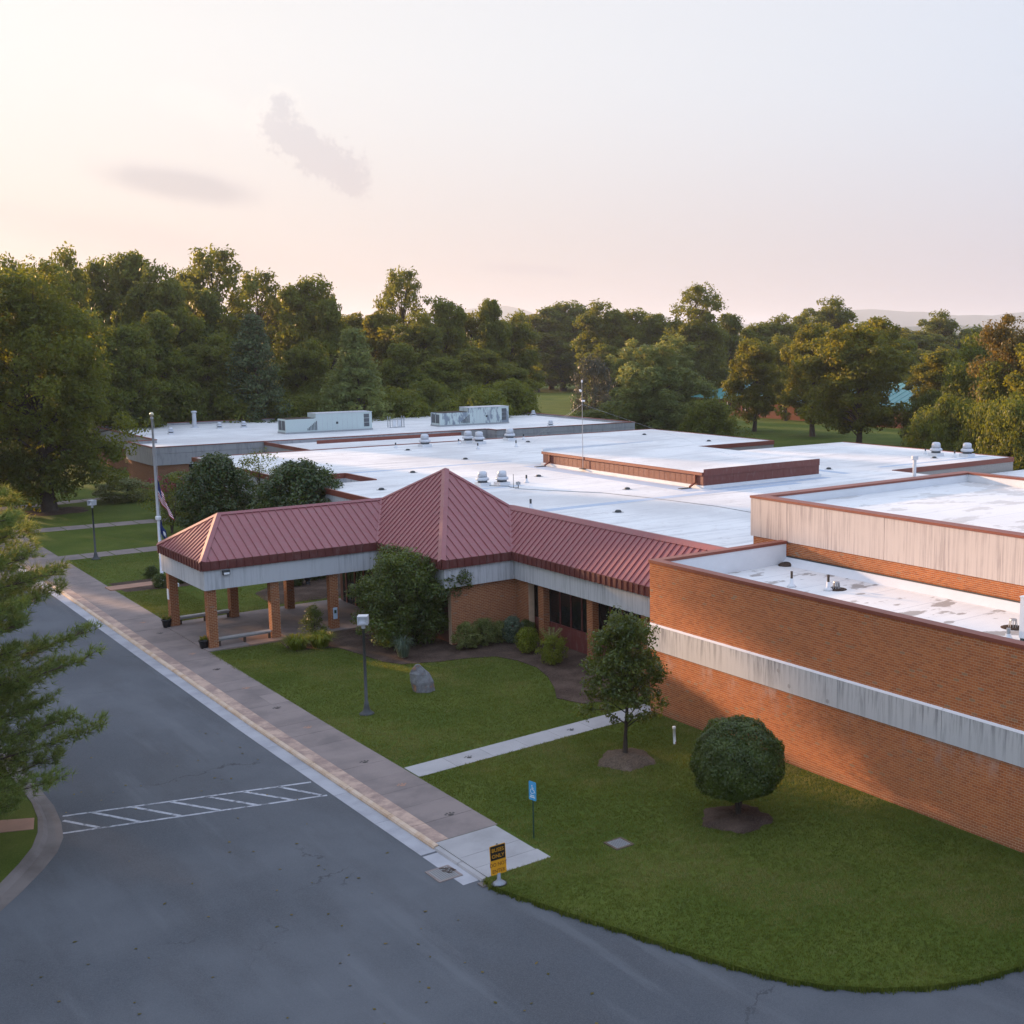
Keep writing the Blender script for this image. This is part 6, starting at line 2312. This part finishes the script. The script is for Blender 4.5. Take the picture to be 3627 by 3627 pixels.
ORD = ['first', 'second', 'third', 'fourth', 'fifth', 'sixth', 'seventh', 'eighth', 'ninth', 'tenth', 'eleventh', 'twelfth', 'thirteenth', 'fourteenth', 'fifteenth', 'sixteenth', 'seventeenth', 'eighteenth', 'nineteenth', 'twentieth', 'twenty-first', 'twenty-second', 'twenty-third', 'twenty-fourth', 'twenty-fifth', 'twenty-sixth']
WORDS = {'oakA': 'tall green broadleaf tree', 'oakB': 'broad green tree', 'oakC': 'round-crowned dark tree', 'airy': 'thin airy tree with sky showing through', 'gold': 'golden-lit tree', 'cone': 'grey-green conical cedar', 'coneG': 'bright green conical tree', 'maple': 'large golden-green maple', 'mapleB': 'upright golden maple', 'lind': 'wide green linden', 'rust': 'russet-tinged tree', 'vine': 'vine-smothered tree', 'brush': 'low dark brush', 'grey': 'grey leafless-looking bush'}
SKYLINE = [
    (0.1734, 185, 25.3, 4.9, 'oakB') ,
    (0.1948, 172, 23.1, 3.0, 'oakC') ,
    (0.222, 178, 24.8, 3.1, 'oakC') ,
    (0.205, 160, 21.7, 3.7, 'oakA') ,
    (0.2462, 190, 24.6, 4.1, 'oakA') ,
    (0.2692, 185, 25.0, 4.4, 'oakB') ,
    (0.2883, 178, 23.1, 3.6, 'oakC') ,
    (0.3046, 195, 23.6, 3.5, 'oakA') ,
    (0.3253, 192, 25.2, 3.7, 'airy') ,
    (0.3203, 182, 20.2, 3.7, 'oakB') ,
    (0.3382, 188, 17.4, 3.5, 'gold') ,
    (0.3565, 205, 22.9, 3.2, 'airy') ,
    (0.3733, 210, 21.1, 3.7, 'gold') ,
    (0.3925, 196, 22.9, 4.5, 'oakA') ,
    (0.4082, 190, 19.4, 3.2, 'oakB') ,
    (0.4287, 214, 18.7, 4.1, 'gold') ,
    (0.4461, 205, 19.0, 3.6, 'gold') ,
    (0.4638, 210, 23.7, 3.0, 'airy') ,
    (0.4607, 200, 16.8, 3.8, 'gold') ,
    (0.4805, 196, 17.6, 3.5, 'oakC') ,
    (0.4982, 205, 20.1, 3.9, 'oakA') ,
    (0.5158, 215, 18.8, 3.7, 'gold') ,
    (0.5314, 212, 20.0, 3.8, 'oakB') ,
    (0.5493, 222, 18.2, 3.8, 'oakC') ,
    (0.5684, 325, 20.5, 6.8, 'gold') ,
    (0.5906, 330, 22.9, 7.9, 'oakA') ,
    (0.6088, 330, 20.9, 7.2, 'oakB') ,
    (0.6239, 262, 21.0, 4.8, 'oakC') ,
    (0.6453, 268, 19.8, 5.3, 'oakA') ,
    (0.6659, 262, 18.6, 4.8, 'oakB') ,
    (0.6819, 255, 17.4, 3.9, 'oakA') ,
    (0.6991, 248, 23.0, 4.1, 'airy') ,
    (0.7004, 246, 18.3, 4.3, 'oakC') ,
    (0.7263, 262, 18.6, 4.8, 'oakB') ,
    (0.7466, 280, 17.0, 4.9, 'oakA') ,
    (0.7625, 285, 18.6, 5.2, 'oakC') ,
    (0.7839, 300, 19.3, 4.2, 'oakA') ,
    (0.8094, 290, 22.4, 5.3, 'oakC') ,
    (0.8386, 300, 17.5, 5.2, 'oakB') ,
    (0.8639, 340, 17.0, 6.6, 'gold') ,
    (0.895, 330, 20.2, 4.5, 'oakC') ,
    (0.8808, 300, 15.9, 6.4, 'gold') ,
    (0.9201, 330, 16.4, 6.3, 'oakA') ,
    (0.9427, 340, 16.0, 6.5, 'oakB') ,
]
LOWER = [
    (0.3516, 168, 16.3, 4.0, 'cone') ,
    (0.4263, 166, 14.7, 4.3, 'coneG') ,
    (0.3892, 180, 13.7, 3.4, 'oakC') ,
    (0.2864, 168, 17.1, 4.0, 'oakB') ,
    (0.2626, 160, 15.7, 3.8, 'oakA') ,
    (0.3186, 172, 14.4, 3.8, 'oakC') ,
    (0.4633, 182, 13.2, 4.3, 'oakB') ,
    (0.4919, 185, 11.3, 4.0, 'oakA') ,
    (0.5214, 190, 13.1, 4.1, 'gold') ,
    (0.5463, 195, 10.2, 3.8, 'oakC') ,
    (0.5807, 340, 12.4, 8.9, 'oakB') ,
    (0.6278, 255, 12.5, 5.6, 'oakA') ,
    (0.6148, 225, 9.9, 2.9, 'grey') ,
    (0.6494, 262, 13.0, 6.3, 'oakC') ,
    (0.6883, 240, 12.1, 4.2, 'oakB') ,
    (0.3767, 190, 10.5, 3.5, 'vine') ,
    (0.4504, 190, 9.6, 3.6, 'vine') ,
    (0.5081, 185, 8.5, 4.4, 'vine') ,
    (0.5462, 215, 8.8, 3.7, 'vine') ,
]
RIGHT = [
    (0.6645, 172, 13.8, 8.4, 'lind') ,
    (0.7467, 190, 14.3, 4.8, 'mapleB') ,
    (0.796, 182, 16.5, 5.7, 'mapleB') ,
    (0.8292, 160, 16.3, 7.8, 'maple') ,
    (0.8957, 170, 13.3, 4.4, 'gold') ,
    (0.9267, 160, 13.8, 5.1, 'vine') ,
    (0.9129, 150, 10.7, 3.8, 'vine') ,
    (0.9484, 142, 16.9, 4.2, 'rust') ,
    (0.9712, 135, 14.5, 4.0, 'gold') ,
    (0.9417, 140, 11.0, 3.9, 'vine') ,
    (0.8863, 160, 7.3, 3.1, 'vine') ,
    (0.8641, 230, 14.2, 4.5, 'oakA') ,
    (0.7704, 215, 14.3, 4.2, 'oakC') ,
]
BRUSH = [
    (0.2593, 166, 6.8, 3.6, 'brush') ,
    (0.2783, 173, 7.4, 3.8, 'brush') ,
    (0.2977, 167, 8.5, 3.7, 'brush') ,
    (0.3164, 174, 6.2, 3.9, 'brush') ,
    (0.3363, 168, 7.4, 3.8, 'brush') ,
    (0.3565, 175, 8.0, 4.0, 'brush') ,
    (0.3762, 169, 6.3, 3.9, 'brush') ,
    (0.397, 176, 6.9, 4.0, 'brush') ,
    (0.418, 170, 8.1, 3.9, 'brush') ,
    (0.4385, 177, 5.7, 4.1, 'brush') ,
    (0.46, 171, 7.0, 4.0, 'brush') ,
    (0.4817, 178, 7.7, 4.2, 'brush') ,
    (0.503, 172, 5.8, 4.1, 'brush') ,
    (0.525, 166, 7.1, 3.9, 'brush') ,
    (0.5472, 173, 7.8, 4.1, 'brush') ,
    (0.893, 140, 6.5, 3.0, 'brush') ,
    (0.9116, 135, 7.5, 2.9, 'brush') ,
    (0.9325, 132, 7.1, 2.8, 'brush') ,
    (0.9509, 128, 8.0, 2.7, 'brush') ,
    (0.9653, 125, 7.5, 2.6, 'brush') ,
    (0.71, 165, 5.7, 3.6, 'brush') ,
    (0.6186, 205, 2.4, 4.5, 'brush') ,
    (0.6382, 205, 3.4, 4.5, 'brush') ,
]
HAZE = 1.3e-4


def grow(rows, group, where, WIDE, TALL=1.07):
    seen = {}
    for i, (az, d, h, rad, kind) in enumerate(rows):
        cm = V[kind]
        base_r = {'oakA': 6.2, 'oakB': 6.8, 'oakC': 6.0, 'airy': 5.2, 'gold': 5.8, 'cone': 6.0, 'coneG': 6.4, 'maple': 6.6, 'mapleB': 5.2, 'lind': 7.6, 'rust': 6.4, 'vine': 6.0, 'brush': 5.0, 'grey': 4.6}[kind]
        k = seen.get(kind, 0)
        seen[kind] = k + 1
        lab = '%s %s, %s from left' % (WORDS[kind], where, ORD[min(k, 25)])
        x, y = at_az(az, d)
        s = WIDE * rad / (base_r * 1.08)
        plant('tree' if kind not in ('brush', 'grey') else 'bush', (x, y, -0.05), cm, lab, 'tree' if kind not in ('brush', 'grey') else 'bush', group, rot=i * 2.1, scale=(s, s, TALL * h / VH[kind]))


grow(SKYLINE, 'trees on the skyline of the wood', 'on the wood skyline', 1.65)
grow(LOWER, 'trees at the front of the wood', 'before the wood', 1.45)
grow(RIGHT, 'trees on the right behind the roofs', 'right of the roofs', 1.25)
grow(BRUSH, 'brush along the foot of the wood', 'at the wood foot', 1.4)

# trees added at the left, mostly out of view, to throw the evening shade
shade = [(-1.5, 92, 14.0, 5.5, 'oakB'), (5.8, 96, 10.5, 5.4, 'oakA'), (2.6, 104, 20.0, 4.8, 'tall'), (13.5, 110, 17.0, 4.5, 'oakB'), (11.0, 103, 15.0, 2.8, 'oakC'), (-5.5, 106, 21.0, 4.6, 'oakC'), (12.5, 128, 21.0, 6.0, 'oakA'), (-8.0, 98, 16.0, 6.5, 'oakA'), (-15, 100, 17, 7.0, 'oakB'), (-7.5, 120, 19, 6.0, 'oakC'), (-22, 102, 18.0, 7.0, 'oakC'), (19.5, 151, 17, 5.5, 'oakA'), (12, 163, 19, 6.5, 'oakB'), (29.3, 142.5, 8.5, 3.2, 'oakC')]
lab = ['nearest the crossing', 'second along the road', 'high-crowned on a bare trunk', 'fourth along the road', 'slim one by the kerb', 'beside the high-crowned one', 'farthest along the road', 'set back from the road', 'left of the set-back one', 'behind the third', 'at the far left', 'beyond the oak', 'beyond the oak and set back', 'small one beside the far block']
SR = {'oakA': 6.2, 'oakB': 6.8, 'oakC': 6.0, 'tall': 4.6}
for (x, y, h, rad, kind), l in zip(shade, lab):
    s = rad / (SR[kind] * 1.08)
    plant('added_shade_tree', (x, y, -0.05), V[kind], 'tree added for shade off to the left, ' + l, 'tree', 'added shade trees on the left', rot=x, scale=(s * 1.1, s * 1.1, 1.12 * h / 20.0))

# far-off woods fading towards the hills: nobody could count these
r_ = np.random.default_rng(33)
NF = 900
az = 0.15 + r_.random(NF) * 1.05
dist = 340 + (r_.random(NF) ** 1.7) * 2600
hh = 11 + 7 * r_.random(NF)
K = 5
cen = np.repeat(np.stack([dist * np.sin(az), dist * np.cos(az), hh * 0.55], 1), K, 0) + r_.normal(size=(NF * K, 3)) * np.array([3.0, 3.0, 2.6])
rad = np.repeat(3.2 + 1.6 * r_.random(NF), K)
co, tone = clump_leaves(cen, rad, 26, 1.9, r_, shell=0.6, up=0.4, flat=0.9)
tag(link('far_wood', np_mesh('far_wood', co, 4, tone, M['leaf_wood'])), 'hazy distant woods stretching to the hills', kind='stuff')

# --- grass blades on the near lawn
def inside(px, py, poly):
    c = np.zeros(len(px), bool)
    n = len(poly)
    for i in range(n):
        x0, y0 = poly[i]
        x1, y1 = poly[(i + 1) % n]
        t = ((y0 > py) != (y1 > py)) & (px < (x1 - x0) * (py - y0) / ((y1 - y0) if abs(y1 - y0) > 1e-9 else 1e-9) + x0)
        c ^= t
    return c


def scatter(n, x0, x1, y0, y1, r_):
    return x0 + (x1 - x0) * r_.random(n), y0 + (y1 - y0) * r_.random(n)


r_ = np.random.default_rng(12)
gx, gy = [], []
for (n, x0, x1, y0, y1) in ((90000, 15.8, 29.0, 14.8, 37.0), (52000, 18.2, 29.0, 37.0, 58.0), (9000, 18.4, 22, 65.2, 75), (26000, 18.6, 33, 65, 90)):
    a, b_ = scatter(n, x0, x1, y0, y1, r_)
    gx.append(a)
    gy.append(b_)
gx, gy = np.concatenate(gx), np.concatenate(gy)
lawn_poly = out + [(60, 15.0), (60, 140), (18.3, 140), (18.3, 28.3)]
ok = inside(gx, gy, lawn_poly)
ok |= (gx > 16.0) & (gx < 18.3) & (gy < 28.3) & inside(gx, gy, out + [(60, 60), (16.0, 60)])
ok &= ~((gx < np.where(gy > 60, 18.62 + 0.0125 * (gy - 45), 18.33)) & (gy > 28.3))
ok &= ~inside(gx, gy, [(18.2, 36.60), (29.4, 37.05), (29.4, 38.25), (18.2, 37.80)])
ok &= ~inside(gx, gy, BED)
ok &= ~inside(gx, gy, BED2)
ok &= ~((gx > 18.3) & (gx < 28.3) & (gy > 58.0) & (gy < 65.5))
ok &= ~((gx > 28.9) & (gy < 52))
ok &= np.hypot(gx - 24.75, gy - 33.35) > 0.86 + 0.2 * r_.random(len(gx))
ok &= np.hypot(gx - 24.25, gy - 26.95) > 0.95 + 0.22 * r_.random(len(gx))
ok &= ~((gx > 19.9) & (gx < 20.7) & (gy > 27.35) & (gy < 28.2))
ok &= ~((gy > 88.5) & (gy < 90.8))
gx, gy = gx[ok], gy[ok]
# a ragged fringe along the free lawn edge
ex, ey = [], []
for (x0, y0), (x1, y1) in zip(out[:-1], out[1:]):
    m_ = int(130 * math.hypot(x1 - x0, y1 - y0)) if x0 < 40 else 0
    t = r_.random(m_)
    j = r_.normal(size=m_) * 0.04 + 0.04 * np.sin(t * 9 + x0 * 5)
    L_ = math.hypot(x1 - x0, y1 - y0)
    ex.append(x0 + (x1 - x0) * t + (y1 - y0) / L_ * j)
    ey.append(y0 + (y1 - y0) * t - (x1 - x0) / L_ * j)
gx, gy = np.concatenate([gx] + ex), np.concatenate([gy] + ey)
n_edge = sum(len(q) for q in ex)
n = len(gx)
B = np.repeat(np.stack([gx, gy, np.zeros(n)], 1), 3, 0) + r_.normal(size=(n * 3, 3)) * np.array([0.025, 0.025, 0])
a = r_.random(n * 3) * 2 * np.pi
patch = np.zeros(n * 3)
for q in range(14):
    fr = 0.35 * 1.28 ** q
    th = r_.random() * 6.28
    patch += np.sin((B[:, 0] * math.cos(th) + B[:, 1] * math.sin(th)) * fr * 2 + r_.random() * 6.28) / (1 + 0.22 * q)
patch = np.clip(0.5 + patch * 0.20, 0, 1)
h = (0.030 + 0.045 * r_.random(n * 3)) * (0.8 + 0.4 * patch)
h[-3 * n_edge:] *= 1.0
S_ = np.stack([np.cos(a), np.sin(a), np.zeros(n * 3)], 1) * 0.011
Tp = B + np.stack([np.cos(a * 3), np.sin(a * 3), np.zeros(n * 3)], 1) * (h * 0.7)[:, None]
Tp[:, 2] = h
B[:, 2] = -0.01
B[-3 * n_edge:, 2] = -0.10
tri = np.stack([B - S_, B + S_, Tp], 1)
tone = np.clip(0.20 + 0.45 * r_.random(n * 3) + 0.85 * (patch - 0.5) + (r_.random(n * 3) > 0.96) * 0.5, 0, 1)
tag(link('grass', np_mesh('grass', tri, 3, tone, M['leaf_grassblade'])), 'short mown lawn grass', kind='stuff')

# fallen leaves on the road
r_ = np.random.default_rng(77)
n = 260
lx, ly = r_.random(n) * 19 - 2, 14 + r_.random(n) * 34
keep = (lx < 15.4) & ~((lx < 8.3) & (ly > 33))
lx, ly = lx[keep], ly[keep]
n = len(lx)
co = leaf_quads(np.stack([lx, ly, np.full(n, ROAD_Z + 0.014)], 1), np.tile([0, 0, 1.0], (n, 1)) + r_.normal(size=(n, 3)) * 0.12, np.full(n, 0.10), r_, 0.7)
tag(link('fallen_leaves', np_mesh('fallen_leaves', co, 4, r_.random(n), M['leaf_rust'])), 'scattered brown leaves on the asphalt', kind='stuff')

# ------------------------------------------------------------------ evening haze
hz = MB().box(-10800, 10800, -10800, 10800, -1.3, 215.0)
hm = bpy.data.materials.new('haze_air')
hm.use_nodes = True
hn = hm.node_tree
hn.nodes.clear()
pv = hn.nodes.new('ShaderNodeVolumePrincipled')
pv.inputs['Color'].default_value = (0.80, 0.89, 1.0, 1)
pv.inputs['Density'].default_value = HAZE
pv.inputs['Anisotropy'].default_value = 0.25
ho = hn.nodes.new('ShaderNodeOutputMaterial')
hn.links.new(pv.outputs[0], ho.inputs['Volume'])
tag(hz.obj('haze', hm), 'thin evening haze in the air', kind='stuff')
